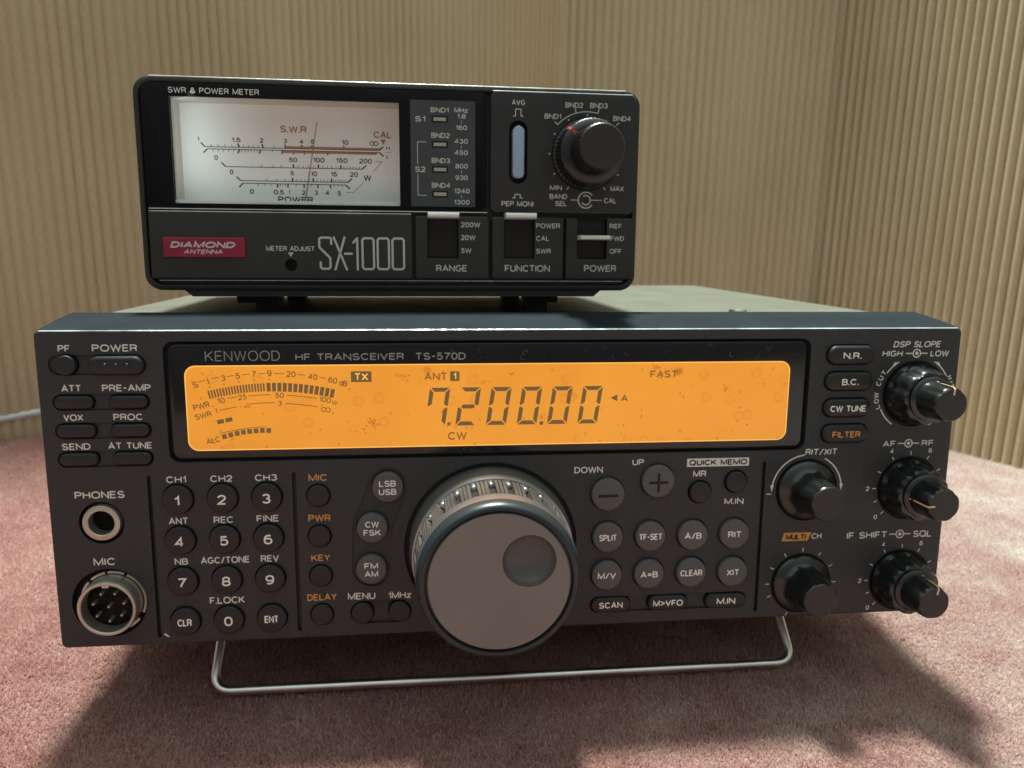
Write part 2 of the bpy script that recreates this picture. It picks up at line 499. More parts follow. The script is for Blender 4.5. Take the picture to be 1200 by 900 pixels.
class MB:
    def __init__(self):
        self.v, self.f, self.mi = [], [], []
        self.mat = 0

    def add(self, verts, faces):
        o = len(self.v)
        self.v += [tuple(p) for p in verts]
        for f in faces:
            self.f.append([i + o for i in f])
            self.mi.append(self.mat)
        return self

    def loft(self, rings, cap0=True, cap1=True, close=True):
        """rings: list of equal-length lists of (x,y,z)"""
        n = len(rings[0])
        vs = [p for r in rings for p in r]
        fs = []
        m = n if close else n - 1
        for k in range(len(rings) - 1):
            for i in range(m):
                j = (i + 1) % n
                fs.append((k * n + i, k * n + j, (k + 1) * n + j, (k + 1) * n + i))
        if cap0:
            fs.append(tuple(range(n - 1, -1, -1)))
        if cap1:
            o = (len(rings) - 1) * n
            fs.append(tuple(range(o, o + n)))
        return self.add(vs, fs)

    def prism(self, outline, y0, y1):
        """solid between depth y0 (front) and y1 (back)"""
        return self.loft([[(x, y1, z) for x, z in outline], [(x, y0, z) for x, z in outline]])

    def slab(self, fn, y0, y1, b=0.3, steps=3):
        """solid with a rounded front edge; fn(inset) returns the outline"""
        rings = [[(x, y1, z) for x, z in fn(0)]]
        for i in range(steps + 1):
            a = PI / 2 * i / steps
            ins = b * (1 - math.cos(a))
            yy = y0 + b * (1 - math.sin(a))
            rings.append([(x, yy, z) for x, z in fn(ins)])
        return self.loft(rings)

    def flat(self, outline, y):
        return self.add([(x, y, z) for x, z in outline], [tuple(range(len(outline)))])

    def box(self, x0, x1, y0, y1, z0, z1):
        return self.prism(rect(x0, x1, z0, z1), y0, y1)

    def lathe(self, prof, cx, cz, n=64, mod=None, cap0=True, cap1=True):
        """prof: (r, y) from back to front; mod(theta, k) scales r of ring k"""
        rings = []
        for k, (r, y) in enumerate(prof):
            ring = []
            for i in range(n):
                t = 2 * PI * i / n
                q = r * (mod(t, k) if mod else 1)
                ring.append((cx + q * math.cos(t), y, cz + q * math.sin(t)))
            rings.append(ring)
        return self.loft(rings, cap0, cap1)

    def tube(self, path, r, n=12, cap=True):
        P = [Vector(p) for p in path]
        rings = []
        up = Vector((0.123, 0.456, 0.88)).normalized()
        t0 = (P[1] - P[0]).normalized()
        a = t0.cross(up).normalized()
        for i, p in enumerate(P):
            t = (P[min(i + 1, len(P) - 1)] - P[max(i - 1, 0)]).normalized()
            a = (a - t * a.dot(t)).normalized()
            b = t.cross(a)
            rings.append([tuple(p + (a * math.cos(2 * PI * k / n) + b * math.sin(2 * PI * k / n)) * r) for k in range(n)])
        return self.loft(rings, cap, cap)

    def line(self, a, b, w, y):
        d = math.hypot(b[0] - a[0], b[1] - a[1])
        nx, nz = -(b[1] - a[1]) / d * w / 2, (b[0] - a[0]) / d * w / 2
        return self.flat([(a[0] - nx, a[1] - nz), (b[0] - nx, b[1] - nz), (b[0] + nx, b[1] + nz), (a[0] + nx, a[1] + nz)], y)

    def poly(self, pts, w, y):
        for a, b in zip(pts[:-1], pts[1:]):
            d = math.hypot(b[0] - a[0], b[1] - a[1])
            e = (b[0] + (b[0] - a[0]) / d * w * 0.25, b[1] + (b[1] - a[1]) / d * w * 0.25)
            s = (a[0] - (b[0] - a[0]) / d * w * 0.25, a[1] - (b[1] - a[1]) / d * w * 0.25)
            y -= 0.002
            self.line(s, e, w, y)
        return self

    def arc(self, cx, cz, r, a0, a1, w, y, n=40):
        vs, fs = [], []
        for i in range(n + 1):
            a = R(a0 + (a1 - a0) * i / n)
            for q in (r - w / 2, r + w / 2):
                vs.append((cx + q * math.cos(a), y, cz + q * math.sin(a)))
        for i in range(n):
            fs.append((2 * i, 2 * i + 2, 2 * i + 3, 2 * i + 1) if a1 < a0 else (2 * i, 2 * i + 1, 2 * i + 3, 2 * i + 2))
        return self.add(vs, fs)

    def text(self, s, cx, cz, w, h, y, bold=0.0, shear=0.0, rot=0.0, wt=0.18):
        """lettering fitted to a w x h box centred on cx, cz"""
        c, sn = math.cos(R(rot)), math.sin(R(rot))
        for k, (V, F) in enumerate(text_strips(s, w, h, wt, shear)):
            yy = y - 0.0025 * (k % 5)
            self.add([(cx + px * c - pz * sn, yy, cz + px * sn + pz * c) for px, pz in V], F)
        return self

    def build(self, name, m, parent=None, smooth=None, mats=None, scale=MM):
        me = bpy.data.meshes.new(name)
        me.from_pydata([(x * scale, y * scale, z * scale) for x, y, z in self.v], [], self.f)
        for q in (mats or [m]):
            me.materials.append(q)
        if mats:
            me.polygons.foreach_set('material_index', self.mi)
        me.update()
        o = bpy.data.objects.new(name, me)
        COL.objects.link(o)
        if parent:
            o.parent = parent
        if smooth:
            me.polygons.foreach_set('use_smooth', [True] * len(me.polygons))
            me.set_sharp_from_angle(angle=R(smooth))
        return o


def thing(name, label, cat, group=None):
    o = bpy.data.objects.new(name, None)
    o.empty_display_size = 0.02
    COL.objects.link(o)
    o['label'] = label
    o['category'] = cat
    if group:
        o['group'] = group
    return o


def tag(o, label=None, cat=None, group=None, kind=None):
    for k, v in (('label', label), ('category', cat), ('group', group), ('kind', kind)):
        if v:
            o[k] = v
    return o


def fixn(o):
    bm = bmesh.new()
    bm.from_mesh(o.data)
    bmesh.ops.recalc_face_normals(bm, faces=bm.faces)
    bm.to_mesh(o.data)
    bm.free()


def carve(o, cutters, bevel=0.0):
    """cut pockets into a part; each cutter is an MB of disjoint prisms"""
    fixn(o)
    tmp = []
    for mb in cutters:
        c = mb.build('cutter', M['gap'] if mb.mat == 0 else o.data.materials[0], o.parent)  # deep pocket walls go near black, gap shade painted into the colour
        fixn(c)
        tmp.append(c)
        md = o.modifiers.new('b', 'BOOLEAN')
        md.object = c
        md.operation = 'DIFFERENCE'
        md.solver = 'EXACT'
        md.material_mode = 'TRANSFER'
    dg = bpy.context.evaluated_depsgraph_get()
    dg.update()
    me = bpy.data.meshes.new_from_object(o.evaluated_get(dg))
    o.modifiers.clear()
    o.data = me
    for c in tmp:
        bpy.data.objects.remove(c)


def printed(part, mb, m):
    """surface printing becomes part of the mesh it is printed on"""
    t_ = mb.build('print', m)
    me = part.data
    slot = len(me.materials)
    me.materials.append(m)
    bm = bmesh.new()
    bm.from_mesh(me)
    k = len(bm.faces)
    bm.from_mesh(t_.data)
    bm.faces.ensure_lookup_table()
    for f in bm.faces[k:]:
        f.material_index = slot
        f.smooth = False
    bm.to_mesh(me)
    bm.free()
    bpy.data.objects.remove(t_)


# ------------------------------------------------------------------ setting: carpet and corrugated card screens
def build_carpet():
    nx, ny = 160, 120
    x0, x1, y0, y1 = -1.1, 1.1, -0.9, 0.95
    rng = np.random.default_rng(3)
    gx = np.linspace(x0, x1, nx)
    gy = np.linspace(y0, y1, ny)
    X, Y = np.meshgrid(gx, gy)
    Z = np.zeros_like(X)
    vs = np.c_[X.ravel(), Y.ravel(), Z.ravel() - 0.0020]
    fs = [(j * nx + i, j * nx + i + 1, (j + 1) * nx + i + 1, (j + 1) * nx + i) for j in range(ny - 1) for i in range(nx - 1)]
    me = bpy.data.meshes.new('carpet')
    me.from_pydata(vs.tolist(), [], fs)
    me.materials.append(M['carpet'])
    o = bpy.data.objects.new('carpet', me)
    COL.objects.link(o)
    o['kind'] = 'structure'
    tag(o, label='pink short pile carpet under the radio')
    # pile: short leaning fibres, two triangles each, 3-D and self-shadowing
    dens = 4.2e6
    k = int(1.1 * 0.66 * dens)
    P = np.c_[rng.uniform(-0.55, 0.55, k), rng.uniform(-0.24, 0.42, k)]
    # thickest where the camera looks from close by, thinning out smoothly beyond
    def soft(v, lo, hi, e):
        return np.clip((v - lo) / e, 0, 1) * np.clip((hi - v) / e, 0, 1)
    near = soft(P[:, 0], -0.30, 0.32, 0.06) * soft(P[:, 1], -0.17, 0.12, 0.05)
    far = 0.55 * soft(P[:, 0], -0.55, 0.55, 0.12) * soft(P[:, 1], -0.24, 0.42, 0.10)
    under = soft(P[:, 0], -0.125, 0.125, 0.02) * soft(P[:, 1], 0.10, 0.25, 0.02)
    keep = rng.uniform(0, 1, k) < np.maximum(near, far) * (1 - under)
    P = P[keep]
    n = len(P)
    # lean follows broad brushed patches
    ang = 1.6 * np.sin(P[:, 0] * 31 + 1.3 * np.sin(P[:, 1] * 23)) + 1.3 * np.sin(P[:, 1] * 41 + P[:, 0] * 17) + rng.normal(0, 1.6, n)
    tuft = 0.5 + 0.5 * np.sin(P[:, 0] * 2100 + 2 * np.sin(P[:, 1] * 700)) * np.sin(P[:, 1] * 1900 + 2 * np.sin(P[:, 0] * 640))
    ln = rng.uniform(0.0004, 0.0017, n)
    h = rng.uniform(0.0007, 0.0017, n) + 0.0006 * tuft
    w = rng.uniform(0.00010, 0.00021, n)
    b = np.c_[P, np.full(n, -0.0022)]
    lean = np.c_[np.cos(ang) * ln, np.sin(ang) * ln, h]
    s = np.c_[-np.sin(ang), np.cos(ang), rng.normal(0, 0.5, n)] * w[:, None]
    tip = b + lean
    V = np.stack([b - s, b + s, tip + s * 0.6, tip - s * 0.6], 1).reshape(-1, 3)
    F = np.arange(n * 4).reshape(-1, 4)
    me = bpy.data.meshes.new('carpet_pile')
    me.vertices.add(len(V))
    me.vertices.foreach_set('co', V.ravel())
    me.loops.add(F.size)
    me.loops.foreach_set('vertex_index', F.ravel().astype(np.int32))
    me.polygons.add(len(F))
    me.polygons.foreach_set('loop_start', np.arange(0, F.size, 4, dtype=np.int32))
    me.polygons.foreach_set('loop_total', np.full(len(F), 4, dtype=np.int32))
    me.update()
    me.validate()
    me.materials.append(M['pile'])
    o = bpy.data.objects.new('carpet_pile', me)
    COL.objects.link(o)
    tag(o, 'short pink carpet fibres under and around the radio', 'carpet pile', None, 'stuff')


def resample(path, ds):
    out = [path[0]]
    acc = 0.0
    P = [Vector(p) for p in path]
    segs = [(P[i], P[i + 1], (P[i + 1] - P[i]).length) for i in range(len(P) - 1)]
    tot = sum(s[2] for s in segs)
    k = int(tot / ds)
    res = []
    for i in range(k + 1):
        d = tot * i / k
        for a, b, l in segs:
            if d <= l + 1e-9:
                res.append((a + (b - a) * (d / l), (b - a).normalized()))
                break
            d -= l
    return res, tot


def smooth_path(pts, it=3):
    for _ in range(it):
        q = [pts[0]]
        for a, b in zip(pts[:-1], pts[1:]):
            q.append((a[0] * .75 + b[0] * .25, a[1] * .75 + b[1] * .25))
            q.append((a[0] * .25 + b[0] * .75, a[1] * .25 + b[1] * .75))
        q.append(pts[-1])
        pts = q
    return pts


def card_sheet(path, height, label, amp=0.0012, pitch=0.0066, lean=(0, 0), seed=0, z0=-0.002):
    """a standing sheet of single-faced corrugated card following a path on the floor"""
    rng = random.Random(seed)
    ds = pitch / 8
    pts, tot = resample(smooth_path(path), ds)
    # smoothed normals
    nr = []
    for i in range(len(pts)):
        a = pts[max(0, i - 12)][0]
        b = pts[min(len(pts) - 1, i + 12)][0]
        t = (b - a).normalized()
        nr.append(Vector((t.y, -t.x)))            # towards the viewer
    # flute phase wanders a little so that no two flutes are quite alike
    ph, amps = [0.0], []
    cur = 1.0
    for i in range(len(pts)):
        if i % 8 == 0:
            cur = 1 + rng.uniform(-0.03, 0.03)
            ca = amp * rng.uniform(0.92, 1.08)
        ph.append(ph[-1] + 2 * PI * ds / pitch * cur)
        amps.append(ca)
    nz = 14
    vs, fs = [], []
    for j in range(nz + 1):
        z = z0 + height * j / nz
        for i, (p, t) in enumerate(pts):
            wob = 0.25 * math.sin(z * 37 + i * 0.05) + 0.15 * math.sin(z * 90 + i * 0.11)
            f = abs(math.sin(ph[i] / 2 + wob * 0.08)) ** 0.8
            q = p + nr[i] * (amps[i] * 2 * (f - 0.5))
            vs.append((q.x + lean[0] * z, q.y + lean[1] * z, z))
    n = len(pts)
    for j in range(nz):
        for i in range(n - 1):
            fs.append((j * n + i, j * n + i + 1, (j + 1) * n + i + 1, (j + 1) * n + i))
    # flat backing liner behind the flutes gives the sheet its thickness
    o0 = len(vs)
    for j in (0, 1):
        z = z0 + height * j
        for i, (p, t) in enumerate(pts):
            q = p - nr[i] * (amp * 1.0 + 0.0012)
            vs.append((q.x + lean[0] * z, q.y + lean[1] * z, z))
    for i in range(n - 1):
        fs.append((o0 + i + 1, o0 + i, o0 + n + i, o0 + n + i + 1))
    top = nz * n
    for i in range(n - 1):
        fs.append((top + i, top + i + 1, o0 + n + i + 1, o0 + n + i))
    fs.append(tuple([j * n for j in range(nz + 1)] + [o0 + n, o0]))
    fs.append(tuple([j * n + n - 1 for j in range(nz, -1, -1)] + [o0 + n - 1, o0 + 2 * n - 1]))
    me = bpy.data.meshes.new('cardboard_sheet')
    me.from_pydata(vs, [], fs)
    me.materials.append(M['card'])
    me.polygons.foreach_set('use_smooth', [True] * len(me.polygons))
    me.set_sharp_from_angle(angle=R(60))
    me.update()
    o = bpy.data.objects.new('cardboard_sheet', me)
    COL.objects.link(o)
    tag(o, label, 'cardboard sheet', 'corrugated card sheets standing behind the radio')
    return o


build_carpet()
card_sheet([(-0.62, 0.118), (-0.296, 0.299), (-0.10, 0.409), (0.00, 0.466), (0.05, 0.497), (0.10, 0.545), (0.20, 0.61)], 1.1,
           'long brown corrugated card sheet on the left, behind the power meter', seed=1, amp=0.0011, pitch=0.0063)
card_sheet([(0.069, 0.3855), (0.10, 0.374), (0.158, 0.357), (0.215, 0.346), (0.26, 0.345), (0.33, 0.36)], 0.8,
           'middle brown corrugated card sheet behind the right end of the power meter', seed=2, amp=0.0011, pitch=0.0060)
card_sheet([(0.2555, 0.3345), (0.268, 0.313), (0.309, 0.2408), (0.331, 0.2025), (0.42, 0.05), (0.52, -0.13)], 0.46,
           'right hand brown corrugated card sheet angled beside the radio knobs', seed=3, amp=0.0018, pitch=0.0060)

# ------------------------------------------------------------------ RADIO
TILT = Matrix.Rotation(R(-4.0), 4, 'X')
RADIO_M = Matrix.Translation((0, 0, 0.027415)) @ TILT
radio = thing('radio_transceiver', 'wide dark grey radio transceiver with glowing orange display on a wire stand', 'radio')
radio.matrix_world = RADIO_M

ROWS = (44.3, 32.0, 19.6, 7.2)
COLS = (-99.8, -87.45, -75.1)
KEYS12 = [('1', 'CH1'), ('2', 'CH2'), ('3', 'CH3'), ('4', 'ANT'), ('5', 'REC'), ('6', 'FINE'), ('7', 'NB'), ('8', 'AGC/TONE'), ('9', 'REV'),
          ('CLR', ''), ('0', 'F.LOCK'), ('ENT', '')]
ROUND_SMALL = [(-60.6, 44.3), (-60.6, 32.0), (-60.6, 19.7), (-60.6, 7.5), (-48.8, 7.5), (-37.7, 7.5)]
MODE = [(-40.6, 46.5, 'LSB', 'USB'), (-45.3, 34.2, 'CW', 'FSK'), (-45.8, 21.4, 'FM', 'AM')]
GREY8 = [(25.4, 29.0, 'SPLIT', 5.5), (38.7, 28.9, 'TF-SET', 7.4), (52.1, 28.8, 'A/B', 5.4), (65.4, 28.8, 'RIT', 4.3),
         (25.4, 16.8, 'M/V', 5.7), (38.7, 16.7, 'A=B', 5.5), (52.1, 16.7, 'CLEAR', 7.0), (65.5, 16.4, 'XIT', 4.1)]
LEFTCAP = [(-125.7, 72.7), (-111.4, 72.7), (-125.7, 64.6), (-111.4, 64.6), (-125.6, 56.5), (-111.4, 56.5)]
SCANCAP = [(27.0, 6.85, 12.4, 4.8, 'SCAN', 7.5), (45.2, 6.8, 12.7, 4.8, 'M>VFO', 9.5), (63.9, 6.7, 13.2, 4.8, 'M.IN', 6.0)]
RIGHTCAP = [(99.2, 84.45, 'N.R.', 5.8), (99.15, 76.35, 'B.C.', 5.3), (99.15, 68.1, 'CW TUNE', 11.5), (99.25, 60.0, 'FILTER', 9.1)]
DIAL = (-10.1, 27.0)


def build_front_panel():
    # bezel: straight front, top rising slightly to the rear, corners a little rounded
    def outline(ins, top, bot, half, r):
        return rr(0, (top + bot) / 2, 2 * half - 2 * ins, (top - bot) - 2 * ins, r)
    rings = []
    for y, top, ins in ((24.5, 95.45, 0.0), (14, 94.4, 0.0), (0.9, 92.6, 0.0), (0.35, 92.55, 0.12), (0.1, 92.5, 0.33), (0.0, 92.4, 0.65)):
        rings.append([(x, y, z) for x, z in outline(ins, top, 0, 135.0, 1.6)])
    o = MB().loft(rings).build('front_panel', M['panel'], radio)
    shallow, deep = MB(), MB()
    shallow.mat = 1
    # shallow slots that tie button rows together, and grooves between sections
    shallow.prism(rr(-119.5, 83.1, 24.5, 5.6, 2.7), -3, 0.7)
    for z in (72.7, 64.6, 56.5):
        shallow.prism(rr(-118.5, z, 25.8, 4.7, 2.3), -3, 0.7)
    shallow.prism(stroke_outline([(m[0], m[1]) for m in MODE], 5.7), -3, 0.5)
    shallow.prism(rr(-43.2, 7.5, 18.0, 7.2, 3.5), -3, 0.9)
    shallow.prism(rr(45.5, 6.8, 50.0, 5.2, 2.5), -3, 0.8)
    for x, z0, z1 in ((-107.45, 2.2, 51.3), (-67.35, 2.3, 51.4), (74.1, 2.4, 51.4)):
        shallow.prism(rr(x, (z0 + z1) / 2, 1.15, z1 - z0, 0.5), -3, 1.6)
    shallow.prism(rr(-7.4, 72.2, 188.2, 34.6, 3.0), -3, 2.6)
    carve_list = [shallow]
    for (x, z) in [(c, r) for r in ROWS for c in COLS]:
        deep.prism(circ(x, z, 4.55), -4, 3)
    for x, z in ROUND_SMALL:
        deep.prism(circ(x, z, 3.55), -4, 3)
    for x, z, a, b in MODE:
        deep.prism(circ(x, z, 4.75), -4, 3)
    for x, z, t, w in GREY8:
        deep.prism(circ(x, z, 5.05), -4, 3)
    deep.prism(circ(25.1, 42.55, 5.35), -4, 3)
    deep.prism(circ(40.5, 46.3, 5.35), -4, 3)
    deep.prism(circ(53.9, 42.4, 3.75), -4, 3)
    deep.prism(circ(65.2, 45.4, 3.75), -4, 3)
    deep.prism(circ(-126.85, 83.2, 3.05), -4, 3)
    deep.prism(rr(-113.65, 83.05, 15.2, 5.75, 2.85), -4, 3)
    for x, z in LEFTCAP:
        deep.prism(rr(x, z, 10.9, 4.2, 2.05), -4, 3)
    for x, z, w, h, t, tw in SCANCAP:
        deep.prism(rr(x, z, w + .5, h + .35, 2.4), -4, 3)
    for x, z, t, tw in RIGHTCAP:
        deep.prism(rr(x, z, 15.7, 6.35, 3.1), -4, 3)
    deep.prism(circ(-121.1, 37.8, 6.2), -4, 3.5)
    deep.prism(circ(-120.6, 13.6, 10.4), -4, 3.0)
    deep.prism(circ(DIAL[0], DIAL[1], 26.0, 96), -4, 1.5)
    for x, z, r in ((88.3, 42.05, 10.0), (88.6, 11.35, 9.9), (121.9, 41.9, 10.3), (121.9, 11.3, 10.3), (121.0, 72.1, 10.4)):
        deep.prism(circ(x, z, r, 56), -4, 0.6)
    carve_list.append(deep)
    carve(o, carve_list)
    o.data.polygons.foreach_set('use_smooth', [True] * len(o.data.polygons))
    o.data.set_sharp_from_angle(angle=R(25))
    return o


panel = build_front_panel()
# white printing on the panel
t = MB()
Y = -0.03
for s, x, z, w, h in [('PF', -127.24, 87.68, 3.17, 1.87), ('POWER', -114.0, 87.75, 11.9, 2.0), ('ATT', -126.18, 76.62, 5.22, 1.95),
                      ('PRE-AMP', -111.67, 76.6, 12.94, 1.95), ('VOX', -126.3, 68.4, 5.25, 1.88), ('PROC', -111.8, 68.37, 7.87, 1.9),
                      ('SEND', -126.2, 60.15, 7.63, 1.9), ('AT TUNE', -111.8, 60.18, 11.82, 1.9), ('PHONES', -121.03, 46.04, 13.45, 2.15),
                      ('MIC', -121.17, 26.18, 6.05, 2.25), ('CH1', -100.04, 50.01, 5.48, 2.0), ('CH2', -87.62, 50.0, 6.15, 2.0),
                      ('CH3', -75.18, 50.0, 6.22, 2.0), ('ANT', -100.12, 37.7, 5.41, 2.0), ('REC', -87.59, 37.7, 5.59, 2.0),
                      ('FINE', -75.18, 37.75, 6.34, 2.0), ('NB', -100.06, 25.44, 3.76, 2.0), ('AGC/TONE', -87.73, 25.5, 13.8, 2.05),
                      ('REV', -75.11, 25.5, 5.21, 2.1), ('F.LOCK', -87.78, 13.07, 10.02, 2.15), ('MENU', -48.93, 12.68, 8.14, 2.15),
                      ('1MHz', -37.66, 12.56, 6.89, 2.1), ('DOWN', 19.16, 50.1, 8.7, 1.98), ('UP', 34.33, 52.15, 3.64, 1.9),
                      ('MR', 53.72, 48.1, 4.21, 2.0), ('M.IN', 65.06, 39.06, 6.14, 1.95), ('HIGH', 112.85, 84.7, 6.73, 1.86),
                      ('LOW', 128.23, 84.65, 6.2, 1.86), ('AF', 114.32, 56.3, 4.24, 1.92), ('RF', 127.12, 56.35, 4.01, 1.9),
                      ('RIT/XIT', 92.31, 54.2, 10.56, 2.0), ('IF SHIFT', 109.64, 26.6, 13.57, 2.2), ('SQL', 128.36, 26.5, 6.31, 2.25),
                      ('CH', 92.75, 26.88, 3.34, 1.92)]:
    t.text(s, x, z, w, h, Y, shear=(0.12 if s in ('HIGH', 'LOW', 'RIT/XIT') else 0))
t.text('DSP SLOPE', 120.66, 87.55, 15.67, 1.9, Y, shear=0.22)
# dual-knob symbols
for x, z, s in ((120.7, 84.72, 1.2), (120.74, 56.36, 1.2), (120.68, 26.64, 1.25)):
    t.arc(x, z, s, 0, 360, 0.38, Y)
    t.flat(circ(x, z, 0.58, 20), Y)
    t.line((x - 3.6, z), (x - s - .1, z), 0.36, Y)
    t.line((x + s + .1, z), (x + 3.5, z), 0.36, Y)
# scale ticks round the AF and IF controls
for cx, cz in ((121.9, 41.9), (121.9, 11.3)):
    for i, a in enumerate((225, 202, 180, 152, 121, 90, 59, 30, 0, -22, -45)):
        ca, sa = math.cos(R(a)), math.sin(R(a))
        t.line((cx + 10.7 * ca, cz + 10.7 * sa), (cx + 11.9 * ca, cz + 11.9 * sa), 0.28, Y)
    for s, a, rad in (('0', 223, 13.7), ('2', 180, 13.4), ('4', 118, 13.6), ('6', 62, 13.6), ('8', 3, 12.9)):
        t.text(s, cx + rad * math.cos(R(a)), cz + rad * math.sin(R(a)), 1.15, 1.5, Y)
for a in (270 - 22, 270, 202, 180, 152, 121, 90, 59, 30, 0, -22, -45):
    ca, sa = math.cos(R(a)), math.sin(R(a))
    if a in (270,):
        continue
    cx, cz = 88.6, 11.35
    t.line((cx + 10.4 * ca, cz + 10.4 * sa), (cx + 11.7 * ca, cz + 11.7 * sa), 0.28, Y)
t.line((77.0, 41.0), (75.4, 41.0), 0.28, Y)
# RIT/XIT range arcs with arrow heads
cx, cz = 88.3, 42.05
t.arc(cx, cz, 11.3, 97, 172, 0.42, Y)
t.arc(cx, cz, 11.3, 62, 8, 0.42, Y)
for a, sg in ((176, 1), (4, -1)):
    p = (cx + 11.3 * math.cos(R(a)), cz + 11.3 * math.sin(R(a)))
    t.flat([(p[0] - 0.55, p[1] + 1.0), (p[0], p[1] - 1.2), (p[0] + 0.55, p[1] + 1.0)], Y - .004)
# DSP slope arcs
cx, cz = 121.0, 72.1
t.arc(cx, cz, 11.5, 133, 145, 0.4, Y)
t.arc(cx, cz, 11.5, 47, 28, 0.4, Y)
for a, sg in ((128, -1), (52, 1)):
    p = (cx + 11.5 * math.cos(R(a)), cz + 11.5 * math.sin(R(a)))
    d = (math.sin(R(a)) * -sg * -1, math.cos(R(a)) * sg * -1)
    tip = (p[0] - d[0] * 1.5 * 0 + (1.6 if sg < 0 else -1.6), p[1] + 1.0)
    t.flat([tip, (p[0] + (-0.2 if sg < 0 else 1.3), p[1] + (0.75 if sg < 0 else -1.3)), (p[0] + (-1.3 if sg < 0 else 0.2), p[1] + (-1.3 if sg < 0 else 0.75))][::(1 if sg < 0 else 1)], Y - .004)
t.arc(cx, cz, 11.5, 204, 236, 0.4, Y)
t.arc(cx, cz, 11.5, 334, 300, 0.4, Y)
for i, ch in enumerate('LOW CUT'):
    a = 199 - i * 8.6
    if ch != ' ':
        t.text(ch, cx + 12.3 * math.cos(R(a)), cz + 12.3 * math.sin(R(a)), 1.35 if ch != 'W' else 1.9, 1.6, Y, rot=a - 90)
for i, ch in enumerate('HI'):
    a = 24 - i * 7
    t.text(ch, cx + 12.3 * math.cos(R(a)), cz + 12.3 * math.sin(R(a)), 1.2 if ch != 'I' else 0.3, 1.6, Y, rot=a - 90)
printed(panel, t, M['white_ink'])
t = MB()
for s, x, z, w, h in [('MIC', -60.55, 49.64, 5.37, 2.05), ('PWR', -60.5, 37.4, 6.41, 2.05), ('KEY', -60.5, 25.17, 5.53, 2.0), ('DELAY', -60.5, 12.85, 8.7, 2.1)]:
    t.text(s, x, z, w, h, Y)
t.flat([(81.3, 25.45), (89.9, 25.45), (91.1, 28.2), (82.0, 28.2)], Y)
printed(panel, t, M['orange_ink'])
t = MB()
t.flat(rr(59.37, 51.6, 19.6, 2.6, 0.1), Y)
printed(panel, t, M['white_ink'])
t = MB()
t.text('QUICK MEMO', 59.4, 51.6, 18.3, 1.8, Y - .03, wt=0.22)
t.text('MULTI', 85.9, 26.8, 6.9, 1.8, Y - .03, shear=0.15, wt=0.23)
t.line((90.2, 25.5), (91.5, 28.3), 0.3, Y - .03)
printed(panel, t, M['gap'])
# chipped paint below the keypad groove
t = MB()
t.flat([(-106.2, 3.0), (-105.2, 2.3), (-104.6, 2.35), (-105.4, 3.1), (-106.0, 3.6)], -0.02)
printed(panel, t, M['white_ink'])
# bezel top skin (the blue-grey sloping strip above the front)
t = MB()
for a, b in (((0.9, 92.64), (14.0, 94.44)), ((14.0, 94.44), (24.4, 95.49))):
    t.add([(-134.2, a[0], a[1]), (134.2, a[0], a[1]), (134.2, b[0], b[1]), (-134.2, b[0], b[1])], [(0, 1, 2, 3)])
printed(panel, t, M['bezel'])


t = MB()  # lamp highlight along the front top edge, painted as a pale ragged strip
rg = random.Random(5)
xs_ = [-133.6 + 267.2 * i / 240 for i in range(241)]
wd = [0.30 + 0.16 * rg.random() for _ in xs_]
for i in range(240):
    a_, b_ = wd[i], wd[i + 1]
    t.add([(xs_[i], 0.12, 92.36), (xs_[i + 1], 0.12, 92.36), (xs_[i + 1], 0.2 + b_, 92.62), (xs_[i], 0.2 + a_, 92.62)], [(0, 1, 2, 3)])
printed(panel, t, M['edge_glint'])


def key(name, outline_fn, y0, y1, b, m, legends, ink, label=None, ly=None):
    o = MB().slab(outline_fn, y0, y1, b).build(name, m, radio, smooth=40)
    if legends:
        t = MB()
        for (s, x, z, w, h) in legends:
            t.text(s, x, z, w, h, y0 - 0.025, wt=(0.175 if len(s) == 1 else 0.185))
        printed(o, t, ink)
    if label:
        o['label'] = label
    return o


def ckey(name, x, z, r, y0, m, legends, ink, b=0.5, label=None):
    return key(name, lambda i: circ(x, z, r - i), y0, 2.6, b, m, legends, ink, label)


def pill(name, x, z, w, h, y0, m, legends, ink, b=0.7, label=None):
    return key(name, lambda i: rr(x, z, w - 2 * i, h - 2 * i, h / 2 - i - 0.02, 10), y0, 2.6, b, m, legends, ink, label)


for i, (a, sub) in enumerate(KEYS12):
    x, z = COLS[i % 3], ROWS[i // 3]
    if len(a) == 1:
        lg = [(a, x - 0.05, z - 0.2, 1.45 if a == '1' else 2.45, 2.95)]
    else:
        lg = [(a, x - 0.05, z - 0.1, 4.1, 2.25)]
    ckey('number_key', x, z, 4.25, -1.3, M['key_dark'], lg, M['key_ink'])
for x, z in ROUND_SMALL:
    ckey('round_button', x, z, 3.25, -1.0, M['key_dark'], None, None)
for x, z, a, b in MODE:
    ckey('mode_key', x, z, 4.5, -1.5, M['key_grey'], [(a, x, z + 1.25, 4.9 if len(a) > 2 else 4.0, 1.85), (b, x, z - 1.25, 5.1 if len(b) > 2 else 4.0, 1.85)], M['key_ink'])
for x, z, s, w in GREY8:
    ckey('function_key', x, z, 4.7, -1.5, M['key_grey'], [(s, x - .05, z, w, 2.05)], M['key_ink'])
for x, z, sgn in ((25.1, 42.55, '-'), (40.5, 46.3, '+')):
    o = ckey('step_key', x, z, 5.05, -1.5, M['key_grey'], None, None)
    t = MB()
    t.flat(rr(x, z - 0.3, 6.2, 0.85, 0.4), -1.53)
    if sgn == '+':
        t.flat(rr(x, z - 0.3, 0.85, 6.2, 0.4), -1.534)
    printed(o, t, M['gap'])
ckey('round_button', 53.9, 42.4, 3.35, -1.2, M['key_dark'], None, None)
ckey('round_button', 65.2, 45.4, 3.35, -1.2, M['key_dark'], None, None)
ckey('round_button', -126.85, 83.2, 2.75, -1.4, M['key_dark'], None, None)
